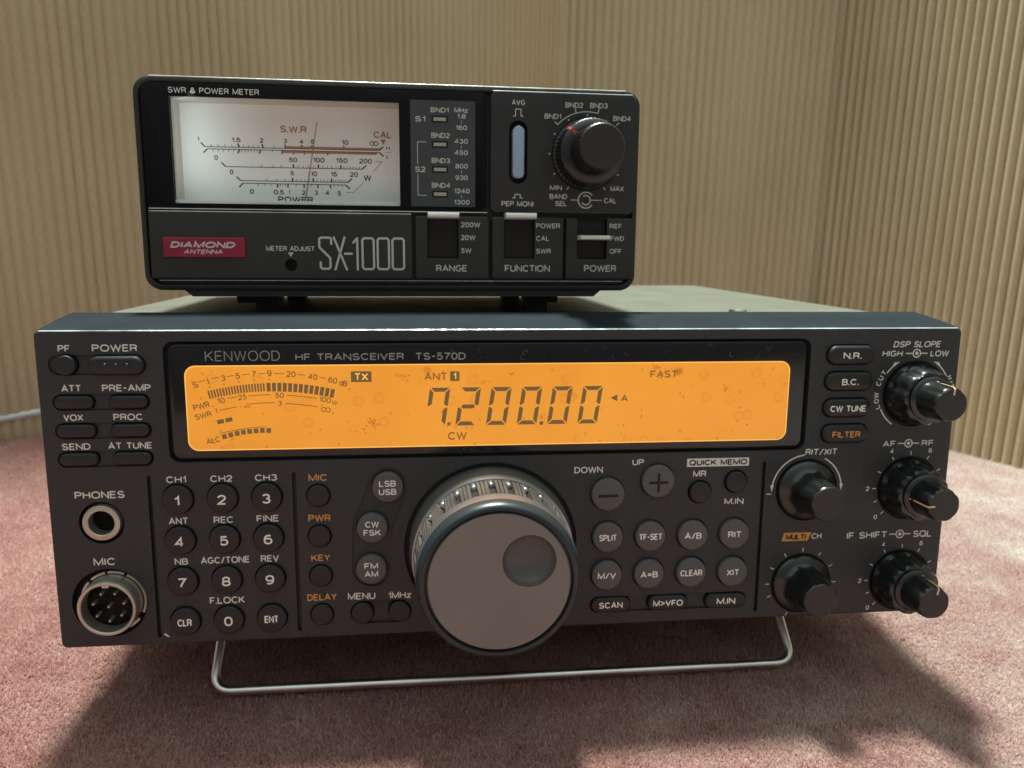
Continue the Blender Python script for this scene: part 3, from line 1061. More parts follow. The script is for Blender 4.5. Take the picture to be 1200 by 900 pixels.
o = pill('power_button', -113.65, 83.05, 14.7, 5.25, -1.6, M['key_dark'], None, None, b=1.0)
t = MB()
for dx in (-2.9, 0, 2.9):
    t.lathe([(0.62, -1.4), (0.55, -1.75), (0.3, -1.95), (0.05, -2.0)], -113.5 + dx, 83.2, 14)
t.build('raised_dots', M['knob'], o, smooth=60)
for x, z in LEFTCAP:
    pill('oblong_button', x, z, 10.4, 3.75, -0.8, M['key_dark'], None, None, b=0.8)
for x, z, w, h, s, tw in SCANCAP:
    pill('oblong_button', x, z, w, h, -1.0, M['key_dark'], [(s, x, z + 0.05, tw, 2.0)], M['key_ink'], b=0.7)
for x, z, s, tw in RIGHTCAP:
    pill('oblong_button', x, z, 15.2, 5.85, -1.5, M['key_dark'], [(s, x - .05, z - .1, tw, 1.95)],
         M['orange_ink'] if s == 'FILTER' else M['key_ink'], b=1.1)

# ---- display window
win = MB().slab(lambda i: rr(-7.45, 72.2, 186.4 - 2 * i, 33.0 - 2 * i, 2.4), 0.55, 2.55, 0.5).build('display_window', M['window'], radio, smooth=40)
lcd_rim = MB().flat(rr(-7.8, 70.35, 176.9, 24.5, 3.0, 8), 0.50).build('light_edge', M['lcd_rim'], win)
lcd = MB().flat(rr(-7.8, 70.35, 176.2, 23.8, 2.7, 8), 0.46).build('lcd_screen', M['lcd'], win)
lcd['label'] = 'glowing orange screen showing 7.200.00'
t = MB()
YW = 0.50
t.text('KENWOOD', -80.16, 85.25, 20.4, 2.9, YW, wt=0.10)
t.text('HF TRANSCEIVER', -50.53, 84.82, 30.43, 2.0, YW)
t.text('TS-570D', -24.88, 84.79, 14.48, 2.1, YW)
printed(win, t, M['grey_ink'])
# dried water marks on the clear window margin
t = MB()
rs = random.Random(4)
for k in range(26):
    x, z = (rs.uniform(-18, 82), rs.uniform(84.0, 87.6)) if k < 17 else (rs.uniform(81.8, 84.2), rs.uniform(60, 86)) if k < 20 else (rs.uniform(-95, -15), rs.choice((57.2, 87.2)) + rs.uniform(-.5, .5))
    a0 = rs.uniform(0, 360)
    t.arc(x, z, rs.uniform(0.25, 0.9), a0, a0 + rs.uniform(70, 250), rs.uniform(0.10, 0.3), YW - .002, 12)
printed(win, t, M['water_mark'])

# big seven-segment frequency digits
YL = 0.42
SEG = {'7': 'abcf', '2': 'abged', '0': 'abcdef'}
dg = MB()


def digit(ch, cx, cz, w=5.9, h=11.3, th=1.2, sl=0.15):
    a, b, g = w / 2, h / 2, 0.26
    q = th
    polys = {
        'a': [(-a + g, b), (a - g, b), (a - q - g, b - q), (-a + q + g, b - q)],
        'd': [(-a + g, -b), (-a + q + g, -b + q), (a - q - g, -b + q), (a - g, -b)],
        'f': [(-a, b - g), (-a + q, b - q - g), (-a + q, q * .5 + g), (-a + q * .4, g), (-a, g)],
        'e': [(-a, -b + g), (-a, -g), (-a + q * .4, -g), (-a + q, -q * .5 - g), (-a + q, -b + q + g)],
        'b': [(a, b - g), (a, g), (a - q * .4, g), (a - q, q * .5 + g), (a - q, b - q - g)],
        'c': [(a, -b + g), (a - q, -b + q + g), (a - q, -q * .5 - g), (a - q * .4, -g), (a, -g)],
        'g': [(-a + q * .5 + g, 0), (-a + q + g, q / 2), (a - q - g, q / 2), (a - q * .5 - g, 0), (a - q - g, -q / 2), (-a + q + g, -q / 2)]}
    for s in SEG[ch]:
        dg.flat([(cx + x + z * sl, cz + z) for x, z in polys[s]], YL)


for ch, x in zip('720000', (-25.9, -17.0, -8.0, 1.05, 10.1, 19.2)):
    digit(ch, x, 69.95)
dg.flat(circ(-22.6, 64.85, 0.55, 14), YL)
dg.flat(circ(4.65, 64.65, 0.6, 14), YL)
dg.flat([(25.3, 71.94), (27.4, 70.95), (27.4, 72.95)][::-1], YL)
dg.text('A', 29.56, 71.8, 2.1, 2.05, YL)
dg.flat(rr(-47.53, 79.04, 5.8, 3.1, 0.2), YL)
dg.flat(rr(-20.85, 78.95, 2.7, 2.85, 0.15), YL)
# S-meter bars on an arc
AC, AR = (-72.66, 3.7), 72.6


def on_arc(a, r):
    return (AC[0] + r * math.sin(R(a)), AC[1] + r * math.cos(R(a)))


def bar(a, da, r0, r1):
    dg.flat([on_arc(a - da, r0), on_arc(a + da, r0), on_arc(a + da, r1), on_arc(a - da, r1)], YL)


a = -13.6
while a < -1.2:
    bar(a, 0.19, AR - 1.15, AR + 1.15)
    a += 0.63
a = -0.6
for i in range(13):
    bar(a, 0.43, AR - 1.25, AR + 1.25)
    a += 1.17
bar(-12.9, 0.85, AR - 8.7, AR - 7.5)
bar(-10.8, 0.85, AR - 8.7, AR - 7.5)
C2 = (-78.5, 34.0)
for i in range(8):
    p = (-86.2 + i * 1.755, 62.2 + 1.55 * (1 - ((i - 6.0) / 6.0) ** 2) if i < 6 else 63.8 - (i - 6) * 0.05)
    an = 14 - i * 2.3
    c, s = math.cos(R(an)), math.sin(R(an))
    dg.flat([(p[0] + dx * c - dz * s, p[1] + dx * s + dz * c) for dx, dz in ((-.66, -.7), (.66, -.7), (.66, .7), (-.66, .7))], YL)
printed(lcd, dg, M['lcd_ink'])
fp = MB()
fp.text('ANT', -26.3, 78.93, 6.6, 2.2, YL)
fp.text('CW', -20.15, 61.22, 5.5, 2.4, YL)
fp.text('FAST', 41.36, 78.95, 8.4, 2.15, YL)
for s, x, z, w, h in [('S', -93.35, 77.17, 1.5, 1.8), ('1', -89.93, 78.1, .6, 1.8), ('3', -85.76, 79.0, 1.3, 1.7), ('5', -81.74, 79.57, 1.3, 1.7), ('7', -77.29, 80.1, 1.2, 1.7),
                      ('9', -73.07, 80.27, 1.3, 1.7), ('20', -67.11, 79.97, 2.6, 1.7), ('40', -61.09, 79.13, 2.6, 1.7), ('60', -55.55, 78.1, 2.6, 1.7), ('dB', -52.6, 77.2, 2.3, 1.7),
                      ('PWR', -92.07, 71.1, 4.6, 1.8), ('10', -86.65, 72.6, 2.2, 1.6), ('25', -80.77, 73.5, 2.4, 1.6), ('50', -70.5, 73.9, 2.5, 1.6), ('100', -57.87, 72.5, 3.4, 1.6), ('W', -55.2, 71.6, 1.6, 1.3),
                      ('SWR', -91.7, 68.4, 4.7, 1.7), ('1', -88.1, 69.6, .6, 1.5), ('3', -70.5, 71.6, 1.2, 1.5), ('ALC', -89.35, 61.15, 3.9, 1.7)]:
    fp.text(s, x, z, w, h, YL, rot=-(x + 72.66) / 73 * 57.3 * 0.95)
for x0, x1, r in ((-92.3, -90.7, 76.9), (-88.9, -86.8, 76.9), (-84.7, -82.8, 76.7), (-80.6, -78.5, 76.6), (-76.2, -74.2, 76.5), (-71.9, -69.0, 76.5), (-65.4, -63.2, 76.5), (-59.3, -57.3, 76.5),
                  (-84.9, -82.3, 70.6), (-79.1, -73.0, 70.4), (-68.6, -60.2, 70.3), (-87.2, -82.6, 67.7), (-78.8, -71.9, 68.1), (-68.9, -60.0, 67.9), (-87.5, -74.4, 61.2)):
    fp.arc(AC[0], AC[1], r, 90 - math.degrees(math.asin((x0 - AC[0]) / r)), 90 - math.degrees(math.asin((x1 - AC[0]) / r)), 0.22, YL, 12)
for x in (-89.5, -85.6, -81.5, -77.3, -73.2):
    fp.flat(circ(x, AC[1] + math.sqrt(74.6 ** 2 - (x - AC[0]) ** 2) + .15, 0.22, 8), YL)
fp.arc(-58.35, 69.6, 0.62, 0, 360, 0.25, YL, 20)
fp.arc(-57.1, 69.5, 0.62, 0, 360, 0.25, YL - .002, 20)
printed(lcd, fp, M['lcd_thin'])
# rust-coloured specks that have crept in under the window
st, st2 = MB(), MB()
rs = random.Random(11)
for sx_, sz_, n_, sg in ((-44.5, 65.4, 26, 1.0), (-46.0, 64.2, 8, 1.2), (-4.3, 79.3, 12, 0.45), (-35.5, 79.2, 9, 0.8), (-25.3, 78.6, 14, 0.8), (38.9, 80.9, 22, 0.8), (40.2, 78.6, 12, 0.9),
                         (14.2, 73.4, 10, 1.1), (-12.5, 77.0, 5, 0.8), (4.6, 66.5, 7, 0.7), (-22.6, 64.8, 5, 0.5), (60.6, 74.4, 9, 0.7), (-79.5, 70.8, 9, 0.8), (-90.5, 81.5, 7, 1.3), (66, 62.5, 4, 1.6),
                         (47.5, 71.9, 2, 0.3), (28, 62, 4, 1.5), (-60, 63.5, 5, 2.5), (72, 79, 4, 1.5)):
    if sg < 1.1:
        st2.flat([(sx_ + sg * 0.9 * (1 + .25 * math.sin(3 * q + sx_)) * math.cos(q), sz_ + sg * 0.85 * (1 + .25 * math.cos(2 * q + sz_)) * math.sin(q)) for q in [2 * PI * i / 18 for i in range(18)]], 0.435)
    for _ in range(n_):
        px_, pz_ = sx_ + rs.gauss(0, sg), sz_ + rs.gauss(0, sg * .8)
        if not (-95 < px_ < 79.5 and 59 < pz_ < 81.8):
            continue
        rad = rs.uniform(0.08, 0.30)
        st.flat([(px_ + rad * rs.uniform(.6, 1.2) * math.cos(q), pz_ + rad * rs.uniform(.6, 1.2) * math.sin(q)) for q in [2 * PI * i / 7 for i in range(7)]], 0.405 - 0.0004 * (_ % 10))
M['rust_speck'] = mat('rust_speck', (0.10, 0.03, 0.01), 0.7, emis=(0.48, 0.115, 0.012), estr=1.0)
M['rust_halo'] = mat('rust_halo', (0.10, 0.03, 0.01), 0.7, emis=(0.74, 0.235, 0.020), estr=1.0)
printed(lcd, st2, M['rust_halo'])
printed(lcd, st, M['rust_speck'])
fp = MB()
fp.text('TX', -47.53, 79.04, 3.9, 2.1, YL - .03)
fp.text('1', -20.85, 78.95, 0.9, 2.0, YL - .03)
printed(lcd, fp, M['lcd_rim'])

# ---- phones socket
ph = MB().lathe([(6.0, 3.4), (5.25, 0.2), (5.1, -0.35), (4.8, -0.5), (3.75, -0.5), (3.55, -0.3), (3.5, 3.3)], -121.1, 37.8, 56, cap0=False, cap1=False).build('phones_socket', M['nickel'], radio, smooth=35)
MB().lathe([(3.5, 3.3), (0.05, 3.3)], -121.1, 37.8, 40).build('socket_bore', M['gap'], ph)
# ---- microphone connector
mc = (-119.6, 14.0)
mic = MB().lathe([(8.2, 2.9), (8.2, -3.5), (8.1, -5.0), (7.85, -5.4), (7.3, -5.4), (7.05, -5.2), (6.9, -1.0)], mc[0], mc[1], 64, cap0=False, cap1=False).build('microphone_connector', M['nickel'], radio, smooth=35)
MB().lathe([(6.95, -0.8), (0.05, -0.8)], mc[0], mc[1], 48).build('connector_insert', M['gap'], mic)
pn = MB()
for k in range(7):
    a_ = R(90 + 51.4 * (k + .5))
    pn.lathe([(0.48, -0.8), (0.46, -3.6), (0.25, -3.9)], mc[0] + 4.3 * math.cos(a_), mc[1] + 4.3 * math.sin(a_), 12)
pn.lathe([(0.48, -0.8), (0.46, -3.6), (0.25, -3.9)], mc[0], mc[1], 12)
pn.build('contact_pins', M['nickel'], mic, smooth=40)
MB().prism([(mc[0] - 1.1, mc[1] + 7.2), (mc[0] - 0.8, mc[1] + 6.3), (mc[0] + 0.8, mc[1] + 6.3), (mc[0] + 1.1, mc[1] + 7.2)], -5.1, -0.8).build('keyway', M['nickel'], mic)
nut = MB()
for a0, a1 in ((97, 68), (62, -25), (-40, -118), (-128, -222), (-230, -258)):
    vs = []
    rings = []
    for (r_, y_) in ((8.5, 1.8), (8.5, 0.2), (9.15, 0.2), (9.15, 1.8)):
        rings.append([(mc[0] + r_ * math.cos(R(a0 + (a1 - a0) * i / 16)), y_, mc[1] + r_ * math.sin(R(a0 + (a1 - a0) * i / 16))) for i in range(17)])
    nut.loft([list(c) for c in zip(*rings)])
nut.build('ring_nut', M['nickel'], mic, smooth=35)


# ---- control knobs
def flute(nl, depth, k_on):
    def f(tt, k):
        if k not in k_on:
            return 1.0
        return 1 - depth * (0.5 + 0.5 * math.cos(nl * tt)) ** 2
    return f


def dual_knob(x, z, ang_in, ang_out):
    prof = [(9.6, 0.6), (9.6, 0.2), (9.3, -0.6), (9.0, -1.4), (8.85, -4.0), (8.5, -7.2), (8.1, -8.2), (7.5, -8.5), (6.9, -8.5), (6.85, -8.2)]
    o = MB().lathe(prof, x, z, 144, flute(9, 0.07, {3, 4, 5, 6}), cap0=False, cap1=True).build('dual_knob', M['knob'], radio, smooth=40)
    prof = [(6.8, -8.2), (6.8, -9.1), (6.3, -9.5), (5.6, -9.7), (5.45, -10.4), (5.3, -14), (5.1, -17.2), (4.95, -17.9), (4.6, -18.2)]
    inn = MB().lathe(prof, x, z, 120, flute(8, 0.055, {5, 6, 7}), cap0=False).build('inner_knob', M['knob'], o, smooth=40)
    MB().lathe([(4.55, -18.1), (4.5, -18.26), (0.05, -18.26)], x, z, 48, cap0=False).build('knob_end', M['knob_face'], o, smooth=30)
    t = MB()
    c, s = math.cos(R(ang_in)), math.sin(R(ang_in))
    w = 0.28
    nx, nz = -s * w, c * w
    path = [(5.62, -10.0), (5.36, -10.5), (5.28, -14), (5.18, -17.2), (5.02, -17.95), (4.65, -18.3), (2.9, -18.33)]
    vs, fs = [], []
    for r_, y_ in path:
        vs += [(x + r_ * c - nx, y_, z + r_ * s - nz), (x + r_ * c + nx, y_, z + r_ * s + nz)]
    for i in range(len(path) - 1):
        fs.append((2 * i, 2 * i + 1, 2 * i + 3, 2 * i + 2))
    t.add(vs, fs)
    if ang_out is not None:
        c, s = math.cos(R(ang_out)), math.sin(R(ang_out))
        nx, nz = -s * .35, c * .35
        path = [(8.75, -6.0), (8.65, -7.2), (8.28, -8.25), (7.5, -8.58), (7.0, -8.58)]
        vs, fs = [], []
        for r_, y_ in path:
            vs += [(x + r_ * c - nx, y_, z + r_ * s - nz), (x + r_ * c + nx, y_, z + r_ * s + nz)]
        for i in range(len(path) - 1):
            fs.append((2 * i, 2 * i + 1, 2 * i + 3, 2 * i + 2))
        t.add(vs, fs)
    t.build('pointer_line', M['pointer'], o)
    return o


dual_knob(121.0, 72.1, 84, 30)
dual_knob(121.9, 41.9, 183, None)
dual_knob(121.9, 11.3, 78, None)


def single_knob(x, z, d, r):
    prof = [(9.5, 0.6), (9.5, 0.1), (9.25, -0.8), (8.7, -1.3), (7.4, -1.7), (6.5, -2.3), (6.0, -3.6), (r + .3, -6), (r + .1, -10), (r, -d + 1.0), (r - .12, -d + .35), (r - .45, -d)]
    o = MB().lathe(prof, x, z, 120, flute(8, 0.05, {6, 7, 8, 9}), cap0=False).build('control_knob', M['knob'], radio, smooth=40)
    MB().lathe([(r - .45, -d + .1), (r - .5, -d - .05), (0.05, -d - .05)], x, z, 48, cap0=False).build('knob_end', M['knob_face'], o, smooth=30)
    return o


single_knob(88.3, 42.05, 14.6, 5.5)
single_knob(88.6, 11.35, 13.6, 5.5)

# ---- main tuning dial
dx_, dz_ = DIAL
dial = MB().lathe([(24.6, 1.4), (24.6, -1.0), (24.5, -2.0), (23.9, -6.5), (23.6, -8.5), (21.2, -8.9), (21.2, -19.5), (22.75, -19.7), (22.75, -20.4), (22.45, -23.5)],
                  dx_, dz_, 160, cap0=False, cap1=False).build('tuning_dial', M['dial_body'], radio, smooth=30)
MB().lathe([(22.45, -23.5), (22.2, -25.2), (21.6, -26.5), (21.0, -26.95), (20.2, -27.0), (20.0, -26.6), (20.0, -25.6), (19.3, -25.6)], dx_, dz_, 160, cap0=False, cap1=False).build('dial_rim', M['dial_rim'], dial, smooth=35)
# grip band: flat lands, a deep slot and a thin groove in every pitch
nr_ = 28


def grip(tt, k):
    u = (tt * nr_ / (2 * PI)) % 1.0
    if 0.02 < u < 0.38:
        return 0.90
    if 0.58 < u < 0.63 or 0.79 < u < 0.84:
        return 0.975
    return 1.0


MB().lathe([(23.3, -8.95), (22.75, -19.6)], dx_, dz_, 28 * 32, grip, cap0=False, cap1=False).build('grip_band', M['dial_pocket'], dial, smooth=20)
MB().lathe([(21.5, -9.0), (21.5, -19.5)], dx_, dz_, 160, cap0=False, cap1=False).build('grip_floor', M['gap'], dial, smooth=30)
gs = MB()
for k in range(nr_):
    aa = 2 * PI * (k + 0.20) / nr_
    c, s_ = math.cos(aa), math.sin(aa)
    cx_, cz_ = dx_ + 22.1 * c, dz_ + 22.1 * s_
    rings = []
    for q, off in ((0.95, -0.6), (0.9, 0.5), (0.55, 0.95), (0.1, 1.1)):
        rings.append([(cx_ + off * c - s_ * q * math.cos(t_), -10.4 + q * math.sin(t_), cz_ + off * s_ + c * q * math.cos(t_)) for t_ in [2 * PI * i / 12 for i in range(12)]])
    gs.loft(rings)
gs.build('slot_ends', M['dial_body'], dial, smooth=50)
# face disc with a round finger dimple
fd = MB()
DX, DZ, DR = 8.0, 5.9, 7.35
nn = 96
outer = [(19.35, -25.6), (19.35, -26.6), (19.05, -26.95)]
ringo = [[(dx_ + r_ * math.cos(2 * PI * i / nn), y_, dz_ + r_ * math.sin(2 * PI * i / nn)) for i in range(nn)] for r_, y_ in outer]
hole = [(dx_ + DX + DR * math.cos(2 * PI * i / nn), -26.95, dz_ + DZ + DR * math.sin(2 * PI * i / nn)) for i in range(nn)]
fd.loft(ringo + [hole], cap0=False, cap1=False)
fd.build('dial_face', M['dial_face'], dial, smooth=30)
MB().lathe([(DR, -26.95), (DR - .15, -26.6), (DR * .94, -25.6), (DR * .8, -24.6), (DR * .55, -23.9), (DR * .25, -23.6), (0.05, -23.55)], dx_ + DX, dz_ + DZ, 64, cap0=False).build('finger_dimple', M['dimple'], dial, smooth=60)

# ---- body behind the front
body = MB()
body.slab(lambda i: rr(0, 47.0, 263 - 2 * i, 91.0 - 2 * i, 1.5), 24.6, 246, 0.2)
body.build('chassis', M['chassis'], radio, smooth=30)
tc_ = MB()
prof = [(-132.85, 30.0), (-132.85, 92.6), (-132.3, 93.35), (-131.6, 93.6), (131.6, 93.6), (132.3, 93.35), (132.85, 92.6), (132.85, 30.0)]
rings = []
for y_, in_ in ((24.55, 0), (240, 0), (246, 0.6), (249.5, 2.6), (251, 5)):
    rings.append([(x, y_, z - (in_ if z > 50 else 0)) for x, z in prof])
tc_.loft(rings, False, True, close=False)
cover = tc_.build('top_cover', M['cover'], radio, smooth=30)
MB().loft([[(81.5 + r_ * math.cos(2 * PI * i / 24), 46 + r_ * math.sin(2 * PI * i / 24), z_) for i in range(24)] for r_, z_ in ((3.2, 93.5), (3.2, 94.1), (2.8, 94.7), (1.6, 95.0))]).build('cover_screw', M['nickel'], cover, smooth=35)
for sx in (-1, 1):
    f_ = MB().loft([[(sx * 105 + r_ * math.cos(2 * PI * i / 28), 240 + r_ * math.sin(2 * PI * i / 28), z_) for i in range(28)] for r_, z_ in ((8, 2), (8, -9), (7.2, -10.4))])
    f_.build('foot', M['rubber'], radio, smooth=35)
for sx in (-1, 1):
    f_ = MB().loft([[(sx * 88 + r_ * math.cos(2 * PI * i / 28), 34 + r_ * math.sin(2 * PI * i / 28), z_) for i in range(28)] for r_, z_ in ((8, 2), (8, -7), (7.2, -8))])
    f_.build('foot', M['rubber'], radio, smooth=35)
# wire stand: two legs joined by a cross bar that rests on the carpet
wr = 1.55
bz = -24.6


def bend(p, q, s, r_, n=8):
    """rounded corner at q between p and s"""
    p, q, s = Vector(p), Vector(q), Vector(s)
    a_ = (p - q).normalized() * r_ + q
    b_ = (s - q).normalized() * r_ + q
    return [tuple(a_ * (1 - k / n) ** 2 + q * 2 * (k / n) * (1 - k / n) + b_ * (k / n) ** 2) for k in range(n + 1)]


A_, B_, C_, D_ = (-96.0, 34, -2.0), (-97.6, 15.5, bz), (95.6, 15.5, bz), (93.6, 34, -2.0)
path = [(-88, 34, -2.0)] + bend((-88, 34, -2), A_, B_, 3) + bend(A_, B_, C_, 6) + bend(B_, C_, D_, 6) + bend(C_, D_, (86, 34, -2.0), 3) + [(86, 34, -2.0)]
MB().tube(path, wr, 14).build('wire_stand', M['chrome'], radio, smooth=60)

# ------------------------------------------------------------------ SWR / POWER METER on top
meter = thing('power_meter', 'compact black power meter with white dial, standing on top of the radio', 'meter')
meter.matrix_world = RADIO_M @ Matrix.Translation((-37.23 * MM, 31.27 * MM, 101.82 * MM)) @ Matrix.Rotation(0.0194, 4, 'Z')
W2, HH = 77.45, 63.4


def mcase():
    f = lambda i, r: rr(0, HH / 2, 2 * W2 - 2 * i, HH - 2 * i, r, 8)
    rings = [[(x, y_, z) for x, z in f(i, 5.0 - i * .6)] for y_, i in ((100, 0.4), (3.0, 0.4), (2.9, 0.0), (1.2, 0.0), (0.35, 0.25), (0.0, 0.8), (0.0, 1.6), (0.5, 1.9), (2.5, 2.0))]
    o = MB().loft(rings).build('case', M['meter_case'], meter, smooth=35)
    return o


case = mcase()
carve(case, [MB().box(-67.3, 0.8, -3, 14, 26.4, 57.7)])
tr = MB()  # light glints on the panel edges, drawn in as thin bright rods
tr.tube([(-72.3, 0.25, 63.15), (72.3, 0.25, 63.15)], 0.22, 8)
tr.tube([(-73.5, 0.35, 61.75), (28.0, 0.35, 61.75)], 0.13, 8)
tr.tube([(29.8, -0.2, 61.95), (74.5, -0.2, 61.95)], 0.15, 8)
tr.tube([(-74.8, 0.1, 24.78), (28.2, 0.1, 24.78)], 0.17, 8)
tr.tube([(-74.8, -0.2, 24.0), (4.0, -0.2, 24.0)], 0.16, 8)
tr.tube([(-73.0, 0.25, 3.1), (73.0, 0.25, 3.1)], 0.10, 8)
tr.build('edge_highlights', M['edge_highlight'], case, smooth=60)
# glossy window panel
gl = MB().slab(lambda i: [(x, z) for x, z in rr(-23.75, 43.3, 103.3 - 2 * i, 36.8 - 2 * i, 2.0)], 0.3, 2.6, 0.35).build('window_panel', M['meter_glass'], meter, smooth=35)
carve(gl, [MB().box(-67.2, 0.7, -3, 6, 26.45, 57.6)])
# right control panel
rp = MB().slab(lambda i: rr(52.55, 43.4, 46.9 - 2 * i, 37.3 - 2 * i, 2.0), -0.3, 2.6, 0.5).build('control_panel', M['meter_panel'], meter, smooth=35)
carve(rp, [MB().prism(rr(37.92, 43.6, 5.9, 19.3, 2.9), -4, 2.2).prism(circ(60.0, 43.4, 11.3, 56), -4, .4)])
# lower fascia pieces
lower = MB().slab(lambda i: rr(-35.4, 13.75, 79.6 - 2 * i, 20.6 - 2 * i, 0.8), -0.3, 2.6, 0.6).build('lower_fascia', M['meter_panel'], meter, smooth=35)
carve(lower, [MB().prism(circ(-33.32, 8.0, 1.9, 28), -4, 2.2)])
sw_panels = []
for cx_, w_, sx_, name in ((17.0, 23.6, 14.03, 'RANGE'), (41.4, 23.4, 38.5, 'FUNCTION'), (65.1, 22.6, 62.44, 'POWER')):
    sp = MB().slab(lambda i: rr(cx_, 13.6, w_ - 2 * i, 20.0 - 2 * i, 0.7), -0.3, 2.6, 0.6).build('switch_panel', M['meter_panel'], meter, smooth=35)
    carve(sp, [MB().box(sx_ - 4.95, sx_ + 4.95, -4, 2.2, 10.4, 23.3 if name == 'POWER' else 24.2)])
    t = MB()
    wds = {'RANGE': [('RANGE', 16.76, 7.17, 9.97, 2.1), ('200W', 22.84, 20.91, 6.2, 1.6), ('20W', 22.07, 16.89, 4.67, 1.6), ('5W', 21.41, 12.77, 3.39, 1.6)],
           'FUNCTION': [('FUNCTION', 41.29, 7.22, 14.82, 2.2), ('POWER', 47.89, 20.85, 7.86, 1.6), ('CAL', 46.18, 16.84, 4.35, 1.6), ('SWR', 46.49, 12.79, 4.86, 1.6)],
           'POWER': [('POWER', 65.43, 7.32, 10.85, 2.15), ('REF', 70.28, 20.98, 4.18, 1.55), ('FWD', 70.88, 17.0, 4.52, 1.6), ('OFF', 70.46, 12.9, 4.07, 1.6)]}[name]
    for s, x, z, w, h in wds:
        t.text(s, x, z, w, h, -0.33, wt=0.18)
    printed(sp, t, M['meter_ink'])
    # slider: dark body in the slot with a bright lever
    zc = {'RANGE': 23.75, 'FUNCTION': 23.75, 'POWER': 17.2}[name]
    hh = 2.0 if name != 'POWER' else 1.5
    bd = MB().box(sx_ - 4.7, sx_ + 4.7, 1.2, 2.1, 10.6, 23.1).build('slide_switch', M['gap'], meter)
    lv = MB()
    rings = []
    sec = [(1.9, -hh / 2), (-4.6, -hh / 2 * .9), (-5.3, -hh * .25), (-5.4, hh * .1), (-5.0, hh * .42), (-4.2, hh / 2), (1.9, hh / 2)]
    lv.loft([[(sx_ + x, y_, zc + z_) for y_, z_ in sec] for x in (-4.85, 4.85)])
    lev = lv.build('lever', M['lever'], bd)
# printing on the glass and control panel
t = MB()
t.text('SWR & POWER METER', -54.07, 59.34, 26.29, 1.65, 0.27, wt=0.15)
printed(gl, t, M['white_ink'])
t = MB()
for s, x, z, w, h in [('AVG', 37.87, 58.68, 4.28, 1.58), ('PEP MONI', 37.85, 27.66, 10.34, 1.65), ('BND1', 48.89, 54.83, 5.34, 1.6), ('BND2', 55.73, 58.4, 5.73, 1.62),
                      ('BND3', 63.65, 58.45, 5.77, 1.62), ('BND4', 71.33, 54.7, 5.83, 1.61), ('MIN', 50.23, 32.87, 3.94, 1.56), ('MAX', 70.37, 32.87, 4.49, 1.62),
                      ('BAND', 51.12, 30.15, 5.81, 1.61), ('SEL', 51.99, 27.93, 3.87, 1.61), ('CAL', 68.19, 29.08, 4.16, 1.67)]:
    t.text(s, x, z, w, h, -0.33, wt=0.18)
YM = -0.33
t.poly([(36.3, 54.6), (37.0, 54.6), (37.0, 56.7), (38.7, 56.7), (38.7, 54.6), (39.4, 54.6)], 0.28, YM)
t.poly([(36.3, 29.5), (37.0, 29.5), (37.0, 30.6), (38.7, 30.6), (38.7, 29.5), (39.4, 29.5)], 0.28, YM)
kc = (60.0, 43.4)
t.arc(kc[0], kc[1], 13.1, 137, 75, 0.3, YM)
for a_, r0, r1 in ((137, 13.0, 14.4), (106, 13.1, 14.6), (75, 13.1, 14.6), (44, 13.2, 14.5), (241, 11.6, 12.7), (-60, 11.6, 12.7)):
    c, s = math.cos(R(a_)), math.sin(R(a_))
    t.line((kc[0] + r0 * c, kc[1] + r0 * s), (kc[0] + r1 * c, kc[1] + r1 * s), 0.3, YM - .003)
for a_ in (150, 180, 211, -30.5, 30, 0, 120, 90, 60):
    t.flat(circ(kc[0] + 12.1 * math.cos(R(a_)), kc[1] + 12.1 * math.sin(R(a_)), 0.28, 12), YM)
t.arc(60.13, 29.12, 2.5, 35, 325, 0.42, YM)
t.arc(60.13, 29.12, 1.45, -150, 130, 0.42, YM)
t.line((55.2, 29.12), (57.6, 29.12), 0.3, YM)
t.line((61.7, 29.12), (65.4, 29.12), 0.3, YM - .003)
printed(rp, t, M['meter_ink'])
t = MB()
t.text('METER ADJUST', -33.37, 13.03, 14.77, 1.55, -0.33, wt=0.18)
t.flat([(-34.2, 11.85), (-33.33, 10.45), (-32.45, 11.85)], -0.33)


def gx(X, Z):
    return (-24.95 + (X - 773) / 407 * 27.0, 16.8 - (Z - 150) / 156 * 10.35)


def logo(pts, close=False):
    q = [gx(*p) for p in pts]
    if close:
        q.append(q[0])
    t.poly(q, 0.66, -0.33)


logo([(834, 185), (834, 160), (826, 155), (786, 155), (779, 162), (779, 200), (828, 250), (828, 292), (820, 300), (790, 300), (783, 293), (783, 268)])
logo([(846, 152), (905, 305)])
logo([(897, 152), (850, 305)])
logo([(895, 229), (930, 229)])
logo([(936, 178), (955, 156), (955, 305)])
for x0, x1 in ((979, 1032), (1050, 1103), (1120, 1174)):
    logo([(x0, 165), (x0 + 8, 156), (x1 - 8, 156), (x1, 165), (x1, 292), (x1 - 8, 301), (x0 + 8, 301), (x0, 292)], True)
printed(lower, t, M['meter_ink'])
# red maker's badge
bdg = MB().slab(lambda i: rr(-59.0, 13.2, 24.2 - 2 * i, 6.1 - 2 * i, 0.3), -1.0, -0.2, 0.3).build('badge', M['badge'], meter, smooth=35)
t = MB()
t.text('DIAMOND', -59.24, 13.97, 19.4, 1.95, -1.03, wt=0.27, shear=0.35)
t.text('ANTENNA', -59.23, 11.89, 11.8, 1.35, -1.03, wt=0.23, shear=0.3)
printed(bdg, t, M['badge_ink'])
